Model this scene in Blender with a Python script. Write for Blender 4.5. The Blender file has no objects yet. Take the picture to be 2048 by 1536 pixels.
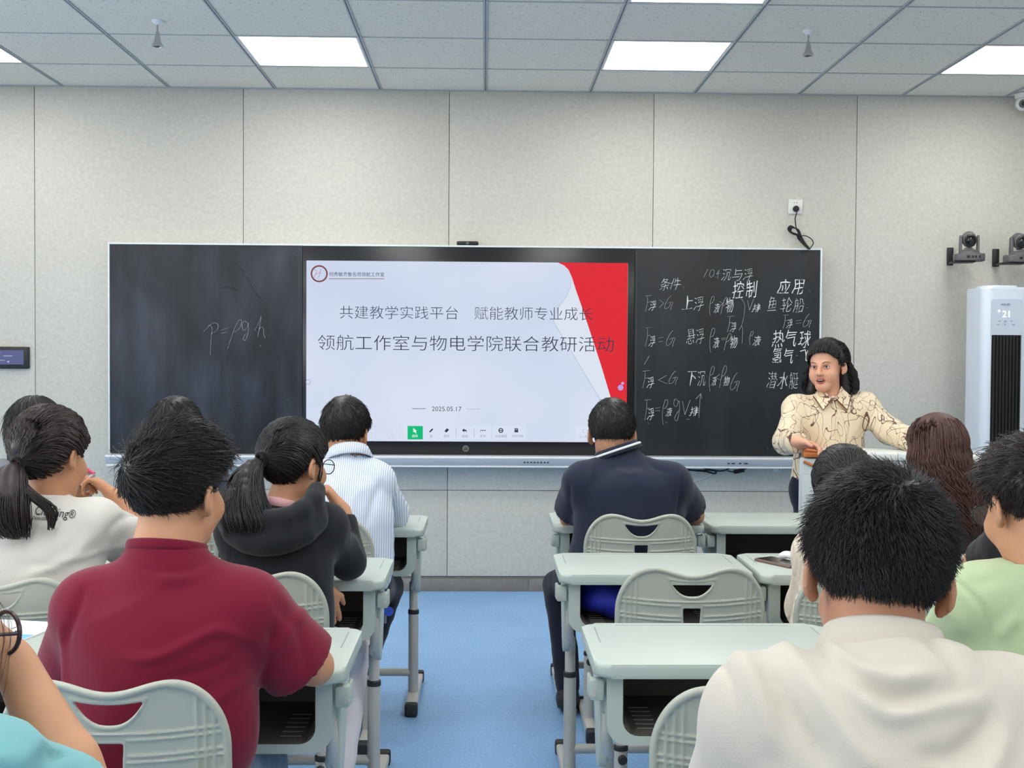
import bpy, bmesh, math, random
import numpy as np
from mathutils import Vector, Matrix, Euler

# ---------------------------------------------------------------- camera, world, light level
C = bpy.context.scene.collection
FOCAL = 2361.0                     # focal length in pixels of the 2048 px wide frame
CAM = Vector((0.0, 0.0, 1.374))
YAW, PITCH, ROLL = 0.02287, 0.0257, 0.0065
cam_data = bpy.data.cameras.new('camera')
cam = bpy.data.objects.new('camera', cam_data)
C.objects.link(cam)
cam_data.sensor_width = 36.0
cam_data.lens = FOCAL / 2048.0 * 36.0
cam_data.clip_start = 0.05
CAMROT = Matrix.Rotation(-YAW, 3, 'Z') @ Matrix.Rotation(math.pi / 2 - PITCH, 3, 'X') @ Matrix.Rotation(ROLL, 3, 'Z')
cam.matrix_world = Matrix.Translation(CAM) @ CAMROT.to_4x4()
bpy.context.scene.camera = cam
PANEL_POWER = 10.0                 # emission of the ceiling light panels
SCREEN_POWER = 1.0
ADDED_WINDOW_POWER = 5.0                # emission of the added window panes that brighten the ceiling
world = bpy.data.worlds.new('world')
bpy.context.scene.world = world
world.use_nodes = True
world.node_tree.nodes['Background'].inputs[0].default_value = (0.85, 0.92, 1.0, 1)
world.node_tree.nodes['Background'].inputs[1].default_value = 0.6
vs = bpy.context.scene.view_settings
vs.view_transform = 'Standard'
vs.look = 'None'
vs.gamma = 1.0
vs.use_curve_mapping = False
vs.exposure = 0.0

rnd = random.Random(7)
rng = np.random.default_rng(7)

def P(px, py, Y):
    """world point seen at photo pixel (px, py) on the vertical plane y = Y"""
    d = CAMROT @ Vector(((px - 1024) / FOCAL, -(py - 768) / FOCAL, -1.0))
    return CAM + d * (Y / d.y)

# ---------------------------------------------------------------- materials
def srgb(r, g, b):
    f = lambda c: (c / 255 / 12.92) if c / 255 <= 0.04045 else ((c / 255 + 0.055) / 1.055) ** 2.4
    return (f(r), f(g), f(b), 1.0)

MATS = {}
def mat(name, col, rough=0.6, metal=0.0, noise=0.0, nscale=20.0, bump=0.0, bscale=200.0, emit=None, estr=0.0,
        spec=0.5, sss=0.0, trans=0.0, sheen=0.0, alpha=None, coat=0.0):
    if name in MATS:
        return MATS[name]
    m = bpy.data.materials.new(name)
    m.use_nodes = True
    nt = m.node_tree
    b = nt.nodes['Principled BSDF']
    b.inputs['Base Color'].default_value = col
    b.inputs['Roughness'].default_value = rough
    b.inputs['Metallic'].default_value = metal
    b.inputs['Specular IOR Level'].default_value = spec
    if coat: b.inputs['Coat Weight'].default_value = coat
    if sss:
        b.inputs['Subsurface Weight'].default_value = sss
        b.inputs['Subsurface Radius'].default_value = (0.012, 0.005, 0.003)
        b.inputs['Subsurface Scale'].default_value = 1.0
    if trans: b.inputs['Transmission Weight'].default_value = trans
    if sheen: b.inputs['Sheen Weight'].default_value = sheen
    if emit:
        b.inputs['Emission Color'].default_value = emit
        b.inputs['Emission Strength'].default_value = estr
    if noise or bump:
        tc = nt.nodes.new('ShaderNodeTexCoord')
    if noise:
        n = nt.nodes.new('ShaderNodeTexNoise')
        n.inputs['Scale'].default_value = nscale
        n.inputs['Detail'].default_value = 6
        nt.links.new(tc.outputs['Object'], n.inputs['Vector'])
        r = nt.nodes.new('ShaderNodeMapRange')
        r.inputs[1].default_value = 0.3; r.inputs[2].default_value = 0.7
        r.inputs[3].default_value = 1 - noise; r.inputs[4].default_value = 1 + noise
        nt.links.new(n.outputs[0], r.inputs[0])
        mx = nt.nodes.new('ShaderNodeVectorMath'); mx.operation = 'SCALE'
        mx.inputs[0].default_value = col[:3]
        nt.links.new(r.outputs[0], mx.inputs['Scale'])
        nt.links.new(mx.outputs[0], b.inputs['Base Color'])
    if bump:
        n2 = nt.nodes.new('ShaderNodeTexNoise')
        n2.inputs['Scale'].default_value = bscale
        n2.inputs['Detail'].default_value = 4
        nt.links.new(tc.outputs['Object'], n2.inputs['Vector'])
        bp = nt.nodes.new('ShaderNodeBump')
        bp.inputs['Strength'].default_value = bump
        bp.inputs['Distance'].default_value = 0.002
        nt.links.new(n2.outputs[0], bp.inputs['Height'])
        nt.links.new(bp.outputs[0], b.inputs['Normal'])
    MATS[name] = m
    return m

# ---------------------------------------------------------------- objects
def link(name, mesh, m=None, parent=None, loc=None, rot=None):
    o = bpy.data.objects.new(name, mesh)
    C.objects.link(o)
    if m is not None and mesh is not None and len(mesh.materials) == 0:
        mesh.materials.append(m)
    if parent is not None: o.parent = parent
    if loc is not None: o.location = loc
    if rot is not None: o.rotation_euler = rot
    return o

def tag(o, label=None, cat=None, group=None, kind=None):
    if label: o['label'] = label
    if cat: o['category'] = cat
    if group: o['group'] = group
    if kind: o['kind'] = kind
    return o

def empty(name, loc, label, cat, group=None, rz=0.0):
    o = bpy.data.objects.new(name, None)
    C.objects.link(o)
    o.location = loc
    o.rotation_euler = (0, 0, rz)
    o.empty_display_size = 0.1
    return tag(o, label, cat, group)

def copy_tree(o, parent=None):
    c = o.copy()
    C.objects.link(c)
    c.parent = parent
    for ch in o.children:
        copy_tree(ch, c)
    return c

def mesh_from(name, V, F, smooth=False):
    me = bpy.data.meshes.new(name)
    V = np.asarray(V, dtype=np.float32)
    if isinstance(F, np.ndarray):
        n, k = F.shape
        me.vertices.add(len(V)); me.vertices.foreach_set('co', V.ravel())
        me.loops.add(n * k); me.loops.foreach_set('vertex_index', F.astype(np.int32).ravel())
        me.polygons.add(n)
        me.polygons.foreach_set('loop_start', np.arange(0, n * k, k, dtype=np.int32))
        me.polygons.foreach_set('loop_total', np.full(n, k, dtype=np.int32))
        me.update(calc_edges=True)
    else:
        me.from_pydata([tuple(v) for v in V.tolist()], [], F)
        me.update()
    if smooth:
        me.polygons.foreach_set('use_smooth', np.ones(len(me.polygons), dtype=bool))
    return me

class MB:
    """collects boxes, tubes, slabs into one bmesh"""
    def __init__(self): self.bm = bmesh.new()
    def box(self, c, s, bev=0.0, rot=None, seg=2):
        r = bmesh.ops.create_cube(self.bm, size=1.0)
        vs_ = r['verts']
        for v in vs_:
            v.co = Vector((v.co.x * s[0], v.co.y * s[1], v.co.z * s[2]))
        if bev:
            es = list({e for v in vs_ for e in v.link_edges})
            rb = bmesh.ops.bevel(self.bm, geom=es, offset=bev, segments=seg, affect='EDGES', profile=0.5)
            vs_ = list({v for f in rb['faces'] for v in f.verts} | {v for v in vs_ if v.is_valid})
        M = Matrix.Translation(c)
        if rot is not None: M = M @ (rot.to_4x4() if isinstance(rot, Matrix) else Euler(rot).to_matrix().to_4x4())
        for v in vs_: v.co = M @ v.co
        return self
    def bb(self, x0, x1, y0, y1, z0, z1, bev=0.0, seg=2):
        return self.box(((x0 + x1) / 2, (y0 + y1) / 2, (z0 + z1) / 2), (abs(x1 - x0), abs(y1 - y0), abs(z1 - z0)), bev, seg=seg)
    def tube(self, pts, r, n=10, close=False, flat=1.0):
        pts = [Vector(p) for p in pts]
        rs = r if isinstance(r, (list, tuple)) else [r] * len(pts)
        rings = []
        up = Vector((0, 0, 1))
        prev = None
        for i, p in enumerate(pts):
            if i == 0: t = pts[1] - p
            elif i == len(pts) - 1: t = p - pts[i - 1]
            else: t = (pts[i + 1] - p).normalized() + (p - pts[i - 1]).normalized()
            t.normalize()
            if prev is None:
                a = up if abs(t.dot(up)) < 0.95 else Vector((1, 0, 0))
                u = t.cross(a).normalized()
            else:
                u = (prev - t * prev.dot(t)).normalized()
            prev = u
            w = t.cross(u)
            rings.append([self.bm.verts.new(p + (u * math.cos(k * 2 * math.pi / n) + w * math.sin(k * 2 * math.pi / n) * flat) * rs[i]) for k in range(n)])
        for a, b in zip(rings[:-1], rings[1:]):
            for k in range(n):
                self.bm.faces.new((a[k], a[(k + 1) % n], b[(k + 1) % n], b[k]))
        self.bm.faces.new(rings[0][::-1]); self.bm.faces.new(rings[-1])
        return self
    def lathe(self, prof, c=(0, 0, 0), n=24, rot=None):
        """prof: list of (radius, z) spun around z"""
        M = Matrix.Translation(c)
        if rot is not None: M = M @ Euler(rot).to_matrix().to_4x4()
        rings = []
        for r, z in prof:
            rings.append([self.bm.verts.new(M @ Vector((max(r, 1e-4) * math.cos(k * 2 * math.pi / n), max(r, 1e-4) * math.sin(k * 2 * math.pi / n), z))) for k in range(n)])
        for a, b in zip(rings[:-1], rings[1:]):
            for k in range(n):
                self.bm.faces.new((a[k], a[(k + 1) % n], b[(k + 1) % n], b[k]))
        self.bm.faces.new(rings[0][::-1]); self.bm.faces.new(rings[-1])
        return self
    def prism(self, poly, y0, y1, axis='y', bev=0.0):
        """poly: 2D outline (x, z) extruded from y0 to y1 (axis y) or (x, y) from z0 to z1 (axis z)"""
        if axis == 'y': f = lambda p, t: Vector((p[0], t, p[1]))
        elif axis == 'z': f = lambda p, t: Vector((p[0], p[1], t))
        else: f = lambda p, t: Vector((t, p[0], p[1]))
        a = [self.bm.verts.new(f(p, y0)) for p in poly]
        b = [self.bm.verts.new(f(p, y1)) for p in poly]
        n = len(poly)
        fs = [self.bm.faces.new(a), self.bm.faces.new(b[::-1])]
        for k in range(n):
            self.bm.faces.new((a[k], b[k], b[(k + 1) % n], a[(k + 1) % n]))
        if bev:
            es = [e for fc in fs for e in fc.edges]
            bmesh.ops.bevel(self.bm, geom=es, offset=bev, segments=3, affect='EDGES', profile=0.5)
        return self
    def mesh(self, name, smooth=True, angle=40):
        bmesh.ops.recalc_face_normals(self.bm, faces=self.bm.faces[:])
        if smooth:
            for f in self.bm.faces: f.smooth = True
            for e in self.bm.edges:
                if len(e.link_faces) == 2 and e.calc_face_angle(0) > math.radians(angle): e.smooth = False
        me = bpy.data.meshes.new(name)
        self.bm.to_mesh(me); self.bm.free()
        return me
    def build(self, name, m, parent=None, loc=None, rot=None, smooth=True):
        return link(name, self.mesh(name, smooth), m, parent, loc, rot)

def rrect(w, d, r, n=6, cx=0, cy=0):
    """rounded rectangle outline"""
    pts = []
    for sx, sy, a0 in ((1, 1, 0), (-1, 1, 90), (-1, -1, 180), (1, -1, 270)):
        for k in range(n + 1):
            a = math.radians(a0 + 90 * k / n)
            pts.append((cx + sx * (w / 2 - r) + r * math.cos(a), cy + sy * (d / 2 - r) + r * math.sin(a)))
    return pts

# ---------------------------------------------------------------- implicit surfaces (signed distances on a grid)
def smin(a, b, k):
    if k <= 0: return np.minimum(a, b)
    h = np.clip(0.5 + 0.5 * (b - a) / k, 0, 1)
    return b + (a - b) * h - k * h * (1 - h)

def vec(a): return np.array(a, dtype=np.float32)

class Field:
    def __init__(self): self.ops = []
    def add(self, fn, lo, hi, k=0.02, op='u'):
        self.ops.append((fn, vec(lo), vec(hi), k, op)); return self
    # --- primitives
    def cap(self, a, b, r1, r2=None, k=0.02, op='u', ax=None, sq=1.0):
        """round cone from a to b; optional squash sq along axis ax"""
        a, b = vec(a), vec(b)
        r2 = r1 if r2 is None else r2
        ab = b - a; L2 = float(ab @ ab) + 1e-12
        axv = None if ax is None else vec(ax) / np.linalg.norm(ax)
        def fn(X, Y, Z):
            dx, dy, dz = X - a[0], Y - a[1], Z - a[2]
            t = np.clip((dx * ab[0] + dy * ab[1] + dz * ab[2]) / L2, 0, 1)
            dx = dx - t * ab[0]; dy = dy - t * ab[1]; dz = dz - t * ab[2]
            q = dx * dx + dy * dy + dz * dz
            if axv is not None:
                s = dx * axv[0] + dy * axv[1] + dz * axv[2]
                q = q - s * s + (s / sq) ** 2
            return (np.sqrt(q) - (r1 + (r2 - r1) * t)) * (1.0 if axv is None else min(1, sq) ** 0.5)
        R = max(r1, r2) * max(1, sq)
        return self.add(fn, np.minimum(a, b) - R, np.maximum(a, b) + R, k, op)
    def ell(self, c, r, k=0.02, op='u', R=None):
        """ellipsoid centre c radii r, R = 3x3 whose columns are the local axes"""
        c, r = vec(c), vec(r)
        Rm = np.eye(3, dtype=np.float32) if R is None else np.array(R, dtype=np.float32)
        m = float(r.max()) if R is not None else r
        def fn(X, Y, Z):
            dx, dy, dz = X - c[0], Y - c[1], Z - c[2]
            u = (dx * Rm[0, 0] + dy * Rm[1, 0] + dz * Rm[2, 0]) / r[0]
            v = (dx * Rm[0, 1] + dy * Rm[1, 1] + dz * Rm[2, 1]) / r[1]
            w = (dx * Rm[0, 2] + dy * Rm[1, 2] + dz * Rm[2, 2]) / r[2]
            q0 = np.sqrt(u * u + v * v + w * w) + 1e-6
            q1 = np.sqrt((u / r[0]) ** 2 + (v / r[1]) ** 2 + (w / r[2]) ** 2) + 1e-6
            return q0 * (q0 - 1) / q1
        return self.add(fn, c - m, c + m, k, op)
    def box(self, c, s, rr=0.005, k=0.0, op='u', R=None):
        c = vec(c); s = vec(s) / 2
        Rm = np.eye(3, dtype=np.float32) if R is None else np.array(R, dtype=np.float32)
        def fn(X, Y, Z):
            dx, dy, dz = X - c[0], Y - c[1], Z - c[2]
            u = np.abs(dx * Rm[0, 0] + dy * Rm[1, 0] + dz * Rm[2, 0]) - (s[0] - rr)
            v = np.abs(dx * Rm[0, 1] + dy * Rm[1, 1] + dz * Rm[2, 1]) - (s[1] - rr)
            w = np.abs(dx * Rm[0, 2] + dy * Rm[1, 2] + dz * Rm[2, 2]) - (s[2] - rr)
            return np.sqrt(np.maximum(u, 0) ** 2 + np.maximum(v, 0) ** 2 + np.maximum(w, 0) ** 2) + np.minimum(np.maximum(np.maximum(u, v), w), 0) - rr
        m = float(np.linalg.norm(s))
        return self.add(fn, c - m, c + m, k, op)
    def mesh(self, h, name='surf', pad=3, clip=None):
        lo = np.min([o[1] for o in self.ops if o[4] == 'u'], axis=0) - pad * h
        hi = np.max([o[2] for o in self.ops if o[4] == 'u'], axis=0) + pad * h
        if clip is not None:
            lo = np.maximum(lo, vec(clip[0])); hi = np.minimum(hi, vec(clip[1]))
        n = np.ceil((hi - lo) / h).astype(int) + 1
        ax = [lo[i] + h * np.arange(n[i], dtype=np.float32) for i in range(3)]
        G = np.full(n, 0.2, dtype=np.float32)
        for fn, a, b, k, op in self.ops:
            m = k * 1.2 + 2.5 * h + 0.01
            i0 = np.clip(np.floor((a - m - lo) / h).astype(int), 0, n); i1 = np.clip(np.ceil((b + m - lo) / h).astype(int) + 1, 0, n)
            if np.any(i1 <= i0): continue
            sl = tuple(slice(i0[i], i1[i]) for i in range(3))
            X = ax[0][sl[0]][:, None, None]; Y = ax[1][sl[1]][None, :, None]; Z = ax[2][sl[2]][None, None, :]
            d = fn(X, Y, Z).astype(np.float32)
            g = G[sl]
            if op == 'u': G[sl] = smin(g, d, k)
            elif op == 's': G[sl] = -smin(-g, d, k)
            elif op == 'i': G[sl] = -smin(-g, -d, k)
        return surface_nets(G, lo, h)

def surface_nets(G, lo, h):
    # keep the border outside so that the surface closes
    G[0], G[-1], G[:, 0], G[:, -1], G[:, :, 0], G[:, :, -1] = (0.05,) * 6
    S = G < 0
    nx, ny, nz = G.shape
    c = np.zeros((nx - 1, ny - 1, nz - 1), dtype=np.int8)
    for dx in (0, 1):
        for dy in (0, 1):
            for dz in (0, 1):
                c += S[dx:nx - 1 + dx, dy:ny - 1 + dy, dz:nz - 1 + dz]
    act = np.argwhere((c > 0) & (c < 8))
    idx = np.full(c.shape, -1, dtype=np.int32)
    idx[act[:, 0], act[:, 1], act[:, 2]] = np.arange(len(act))
    acc = np.zeros((len(act), 3)); cnt = np.zeros(len(act))
    corners = [(x, y, z) for x in (0, 1) for y in (0, 1) for z in (0, 1)]
    for i, a in enumerate(corners):
        for b in corners[i + 1:]:
            if sum(abs(p - q) for p, q in zip(a, b)) != 1: continue
            ga = G[act[:, 0] + a[0], act[:, 1] + a[1], act[:, 2] + a[2]]
            gb = G[act[:, 0] + b[0], act[:, 1] + b[1], act[:, 2] + b[2]]
            m = (ga < 0) != (gb < 0)
            t = np.where(m, ga / np.where(m, ga - gb, 1), 0)
            pa, pb = np.array(a, float), np.array(b, float)
            acc += np.where(m[:, None], pa + (pb - pa) * t[:, None], 0)
            cnt += m
    V = lo + h * (act + acc / np.maximum(cnt, 1)[:, None])
    quads = []
    for axis in range(3):
        sa = [slice(None)] * 3; sb = [slice(None)] * 3
        sa[axis] = slice(0, -1); sb[axis] = slice(1, None)
        A, B = S[tuple(sa)], S[tuple(sb)]
        e = np.argwhere(A != B)
        o1, o2 = [(1, 2), (2, 0), (0, 1)][axis]
        e = e[(e[:, o1] > 0) & (e[:, o2] > 0) & (e[:, o1] < G.shape[o1] - 1) & (e[:, o2] < G.shape[o2] - 1)]
        def cell(d1, d2):
            q = e.copy(); q[:, o1] -= d1; q[:, o2] -= d2
            return idx[q[:, 0], q[:, 1], q[:, 2]]
        Q = np.stack([cell(1, 1), cell(0, 1), cell(0, 0), cell(1, 0)], axis=1)
        flip = ~A[e[:, 0], e[:, 1], e[:, 2]]
        Q[flip] = Q[flip][:, ::-1]
        quads.append(Q)
    return V.astype(np.float32), np.concatenate(quads).astype(np.int32)

def vnormals(V, F):
    a, b, c, d = (V[F[:, i]] for i in range(4))
    fn = np.cross(c - a, d - b)
    N = np.zeros_like(V)
    for i in range(4):
        for j in range(3):
            N[:, j] += np.bincount(F[:, i], weights=fn[:, j], minlength=len(V))
    return N / (np.linalg.norm(N, axis=1, keepdims=True) + 1e-12)

def smooth_mesh(V, F, it=1, lam=0.5):
    """a few passes of Laplacian smoothing"""
    E = np.concatenate([F[:, [0, 1]], F[:, [1, 2]], F[:, [2, 3]], F[:, [3, 0]]])
    deg = np.bincount(E[:, 0], minlength=len(V)) + np.bincount(E[:, 1], minlength=len(V))
    for _ in range(it):
        A = np.zeros((len(V), 3))
        for j in range(3):
            A[:, j] = np.bincount(E[:, 0], weights=V[E[:, 1], j], minlength=len(V)) + np.bincount(E[:, 1], weights=V[E[:, 0], j], minlength=len(V))
        V = V + lam * (A / np.maximum(deg, 1)[:, None] - V)
    return V

# ---------------------------------------------------------------- lettering
def text_mesh(s, thin=0.0, extr=0.0, shear=0.0, res=3):
    cu = bpy.data.curves.new('t', 'FONT')
    cu.body = s; cu.offset = thin; cu.extrude = extr; cu.shear = shear; cu.resolution_u = res
    ob = bpy.data.objects.new('t', cu)
    C.objects.link(ob)
    bpy.context.view_layer.update()
    dg = bpy.context.evaluated_depsgraph_get()
    me = bpy.data.meshes.new_from_object(ob.evaluated_get(dg))
    bpy.data.objects.remove(ob)
    V = np.zeros(len(me.vertices) * 3, dtype=np.float32)
    me.vertices.foreach_get('co', V)
    return me, V.reshape(-1, 3)

def text_fit(name, s, x0, x1, z0, z1, y, m, parent, thin=0.0, shear=0.0, depth=0.0006, slope=0.0, keep=True, jitter=0.0, rot=0.0):
    """lettering standing in the plane y, read from -y, filling x0..x1 and z0..z1 (world or parent coordinates)"""
    me, V = text_mesh(s, thin=thin, extr=0.002, shear=shear)
    if len(V) == 0: return None
    x, y_, z_ = V[:, 0], V[:, 1], V[:, 2]
    bx0, bx1, by0, by1 = x.min(), x.max(), y_.min(), y_.max()
    sx = (x1 - x0) / max(bx1 - bx0, 1e-6); sy = (z1 - z0) / max(by1 - by0, 1e-6)
    if keep: sx = sy = min(sx, sy)
    cx, cz = (x0 + x1) / 2, (z0 + z1) / 2
    u = (x - (bx0 + bx1) / 2) * sx; v = (y_ - (by0 + by1) / 2) * sy
    if jitter:
        u = u + jitter * np.sin(v * 90 + u * 23 + 1.3) ; v = v + jitter * np.sin(u * 70 + v * 31)
    if rot:
        u, v = u * math.cos(rot) - v * math.sin(rot), u * math.sin(rot) + v * math.cos(rot)
    W = np.stack([cx + u, y - (z_ + 0.002) / 0.004 * depth, cz + v + slope * u], axis=1)
    me.vertices.foreach_set('co', W.astype(np.float32).ravel())
    me.update()
    me.materials.clear()
    return link(name, me, m, parent)
# ---------------------------------------------------------------- the room
WALL_Y = 6.80
CEIL_Z = 1.374 + 1.503
XL, XR, YB = -4.5, 4.0, -2.6
m_wall = mat('felt_wall', srgb(206, 203, 193), 0.95, noise=0.07, nscale=45, bump=0.6, bscale=260, spec=0.1)
m_gap = mat('wall_gap', srgb(150, 148, 142), 0.9)
m_tile = mat('ceiling_tile', srgb(234, 229, 217), 0.95, bump=0.5, bscale=140, spec=0.1)
m_grid = mat('ceiling_grid', srgb(178, 182, 186), 0.5)
m_skirt = mat('skirting', srgb(128, 123, 119), 0.5, noise=0.1, nscale=12)
m_panel_e = mat('light_diffuser', (1, 1, 1, 1), 0.6, emit=(1.0, 0.985, 0.955, 1), estr=PANEL_POWER)
m_white = mat('white_metal', srgb(232, 234, 236), 0.4)
m_alu = mat('brushed_aluminium', srgb(192, 197, 202), 0.4, metal=0.12)
m_black = mat('black_plastic', srgb(26, 26, 28), 0.45)
m_dkgrey = mat('dark_grey_plastic', srgb(88, 88, 90), 0.45)

# tile material: small pinholes
def tile_holes():
    nt = m_tile.node_tree
    b = nt.nodes['Principled BSDF']
    tc = nt.nodes.new('ShaderNodeTexCoord')
    n = nt.nodes.new('ShaderNodeTexVoronoi'); n.inputs['Scale'].default_value = 75
    nt.links.new(tc.outputs['Object'], n.inputs['Vector'])
    n2 = nt.nodes.new('ShaderNodeTexNoise'); n2.inputs['Scale'].default_value = 28
    nt.links.new(tc.outputs['Object'], n2.inputs['Vector'])
    th = nt.nodes.new('ShaderNodeMath'); th.operation = 'MULTIPLY_ADD'
    th.inputs[1].default_value = 0.9; th.inputs[2].default_value = -0.27
    nt.links.new(n2.outputs[0], th.inputs[0])
    cmp_ = nt.nodes.new('ShaderNodeMath'); cmp_.operation = 'LESS_THAN'
    nt.links.new(n.outputs['Distance'], cmp_.inputs[0]); nt.links.new(th.outputs[0], cmp_.inputs[1])
    mx = nt.nodes.new('ShaderNodeMix'); mx.data_type = 'RGBA'
    mx.inputs[6].default_value = srgb(234, 229, 217); mx.inputs[7].default_value = srgb(186, 184, 178)
    nt.links.new(cmp_.outputs[0], mx.inputs[0])
    nt.links.new(mx.outputs[2], b.inputs['Base Color'])
tile_holes()

# floor: blue flecked vinyl in long sheets
def floor_mat():
    m = bpy.data.materials.new('blue_vinyl'); m.use_nodes = True
    nt = m.node_tree; b = nt.nodes['Principled BSDF']
    b.inputs['Roughness'].default_value = 0.42
    b.inputs['Specular IOR Level'].default_value = 0.35
    tc = nt.nodes.new('ShaderNodeTexCoord')
    n = nt.nodes.new('ShaderNodeTexNoise'); n.inputs['Scale'].default_value = 95; n.inputs['Detail'].default_value = 3
    n3 = nt.nodes.new('ShaderNodeTexNoise'); n3.inputs['Scale'].default_value = 2.2; n3.inputs['Detail'].default_value = 5
    for q in (n, n3): nt.links.new(tc.outputs['Object'], q.inputs['Vector'])
    r = nt.nodes.new('ShaderNodeValToRGB')
    r.color_ramp.elements[0].position = 0.38; r.color_ramp.elements[0].color = srgb(126, 168, 212)
    r.color_ramp.elements[1].position = 0.62; r.color_ramp.elements[1].color = srgb(140, 182, 224)
    e = r.color_ramp.elements.new(0.72); e.color = srgb(166, 198, 232)
    nt.links.new(n.outputs[0], r.inputs[0])
    mx = nt.nodes.new('ShaderNodeMix'); mx.data_type = 'RGBA'; mx.blend_type = 'MULTIPLY'; mx.inputs[0].default_value = 1
    r2 = nt.nodes.new('ShaderNodeMapRange'); r2.inputs[1].default_value = 0.3; r2.inputs[2].default_value = 0.7
    r2.inputs[3].default_value = 0.92; r2.inputs[4].default_value = 1.05
    nt.links.new(n3.outputs[0], r2.inputs[0])
    nt.links.new(r.outputs[0], mx.inputs[6]); nt.links.new(r2.outputs[0], mx.inputs[7])
    nt.links.new(mx.outputs[2], b.inputs['Base Color'])
    return m
m_floor = floor_mat()
fl = MB().bb(XL, XR, YB, WALL_Y + 0.02, -0.06, -0.004).build('floor', m_gap)
tag(fl, 'blue speckled vinyl classroom floor', kind='structure')
xs = [XL, -3.55, -1.55, 0.425, 2.43, XR]
for a, b in zip(xs[:-1], xs[1:]):
    MB().bb(a + 0.0008, b - 0.0008, YB, WALL_Y + 0.01, -0.004, 0.0).build('floor_sheet', m_floor, fl)

# front wall: felt panels with recessed joints
wf = MB().bb(XL, XR, WALL_Y + 0.012, WALL_Y + 0.15, 0, CEIL_Z + 0.1).build('wall_front', m_gap)
tag(wf, 'pale felt-panelled front wall behind the boards', kind='structure')
joints = [P(px, 480, WALL_Y).x for px in (69.5, 486.5, 897.5, 1305.5, 1711)]
step = (joints[-1] - joints[0]) / 4
jl = [joints[0] - step * k for k in (2, 1)]; jr = [joints[-1] + step * k for k in (1, 2)]
jx = [XL] + [j for j in jl if j > XL + 0.1] + joints + [j for j in jr if j < XR - 0.1] + [XR]
zj = P(1124, 981.5, WALL_Y).z
for a, b in zip(jx[:-1], jx[1:]):
    for z0, z1 in ((0.085, zj), (zj, CEIL_Z)):
        MB().bb(a + 0.0018, b - 0.0018, WALL_Y, WALL_Y + 0.012, z0 + 0.0018, z1 - 0.0018, 0.0012).build('wall_panel', m_wall, wf)
sk = MB().bb(XL, XR, WALL_Y - 0.006, WALL_Y + 0.012, 0, 0.01).build('baseboard_front', m_gap)
tag(sk, 'grey-brown tiled skirting along the front wall', kind='structure')
x = XL
zt = P(900, 1157, WALL_Y).z
x = P(1057, 1170, WALL_Y).x - 0.8 * 8
while x < XR:
    a, b = max(x, XL), min(x + 0.8, XR)
    if b > a + 0.01: MB().bb(a + 0.001, b - 0.001, WALL_Y - 0.012, WALL_Y, 0.0, zt, 0.001).build('skirting_tile', m_skirt, sk)
    x += 0.8
for nm, lab, q in (('wall_left', 'plain pale side wall on the left', (XL - 0.1, XL, YB, WALL_Y + 0.15, 0, CEIL_Z + 0.1)),
              ('wall_right', 'plain pale side wall on the right', (XR, XR + 0.1, YB, WALL_Y + 0.15, 0, CEIL_Z + 0.1)),
              ('wall_back', 'plain pale wall behind the class', (XL - 0.1, XR + 0.1, YB - 0.1, YB, 0, CEIL_Z + 0.1))):
    tag(MB().bb(*q).build(nm, m_wall), lab, kind='structure')

# added windows, out of view: glowing panes put in to brighten the ceiling
m_glow_pane = mat('added_glow_pane', (0.5, 0.5, 0.5, 1), 0.3, emit=(0.95, 0.97, 1.0, 1), estr=ADDED_WINDOW_POWER)
m_frame = mat('window_frame_white', srgb(225, 226, 224), 0.4)
for k, yc in enumerate((-1.0, 1.3, 3.6)):
    w = MB().bb(XL, XL + 0.05, yc - 0.92, yc + 0.92, 0.88, 0.94, 0.004).bb(XL, XL + 0.05, yc - 0.92, yc + 0.92, 2.42, 2.48, 0.004).bb(XL, XL + 0.05, yc - 0.92, yc - 0.86, 0.94, 2.42, 0.004).bb(XL, XL + 0.05, yc + 0.86, yc + 0.92, 0.94, 2.42, 0.004).bb(XL, XL + 0.05, yc - 0.02, yc + 0.02, 0.94, 2.42, 0.004).build('window_%d' % (k + 1), m_frame)
    tag(w, 'added white framed window with glowing panes, unseen on the left wall', kind='structure')
    for a, b in ((yc - 0.86, yc - 0.02), (yc + 0.02, yc + 0.86)):
        MB().bb(XL + 0.012, XL + 0.018, a, b, 0.94, 2.42).build('glow_pane', m_glow_pane, w)

# ceiling: tiles in an exposed grid, light panels in every third column
ce = MB().bb(XL - 0.1, XR + 0.1, YB - 0.1, WALL_Y + 0.15, CEIL_Z + 0.03, CEIL_Z + 0.12).build('ceiling', m_gap)
tag(ce, 'suspended ceiling of square tiles in a metal grid', kind='structure')
T = 0.6
gx0 = P(971, 186, WALL_Y).x
cols = [gx0 + T * k for k in range(-8, 9)]
cols = [c for c in cols if XL < c < XR]
cb = [XL] + cols + [XR]
rows = [WALL_Y, WALL_Y - 0.52] + [WALL_Y - 0.52 - T * k for k in range(1, 15)]
rows = [r for r in rows if r > YB] + [YB]
light_cols = {(-2, -1), (1, 2), (-5, -4), (4, 5)}
tile_meshes = {}
n_l = 0
def tile_mesh(w, d):
    key = (round(w, 3), round(d, 3))
    if key not in tile_meshes:
        me = MB().box((0, 0, 0.008), (w - 0.018, d - 0.014, 0.015), 0.002, seg=1).mesh('tile')
        me.materials.append(m_tile); tile_meshes[key] = me
    return tile_meshes[key]
row_words = {1: 'nearest the front wall', 3: 'second from the front wall', 5: 'third from the front wall', 7: 'fourth from the front wall', 9: 'fifth from the front wall', 11: 'sixth from the front wall', 13: 'rearmost'}
col_words = {-2: 'left of the middle', 1: 'right of the middle', -5: 'at the far left', 4: 'at the far right'}
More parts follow.
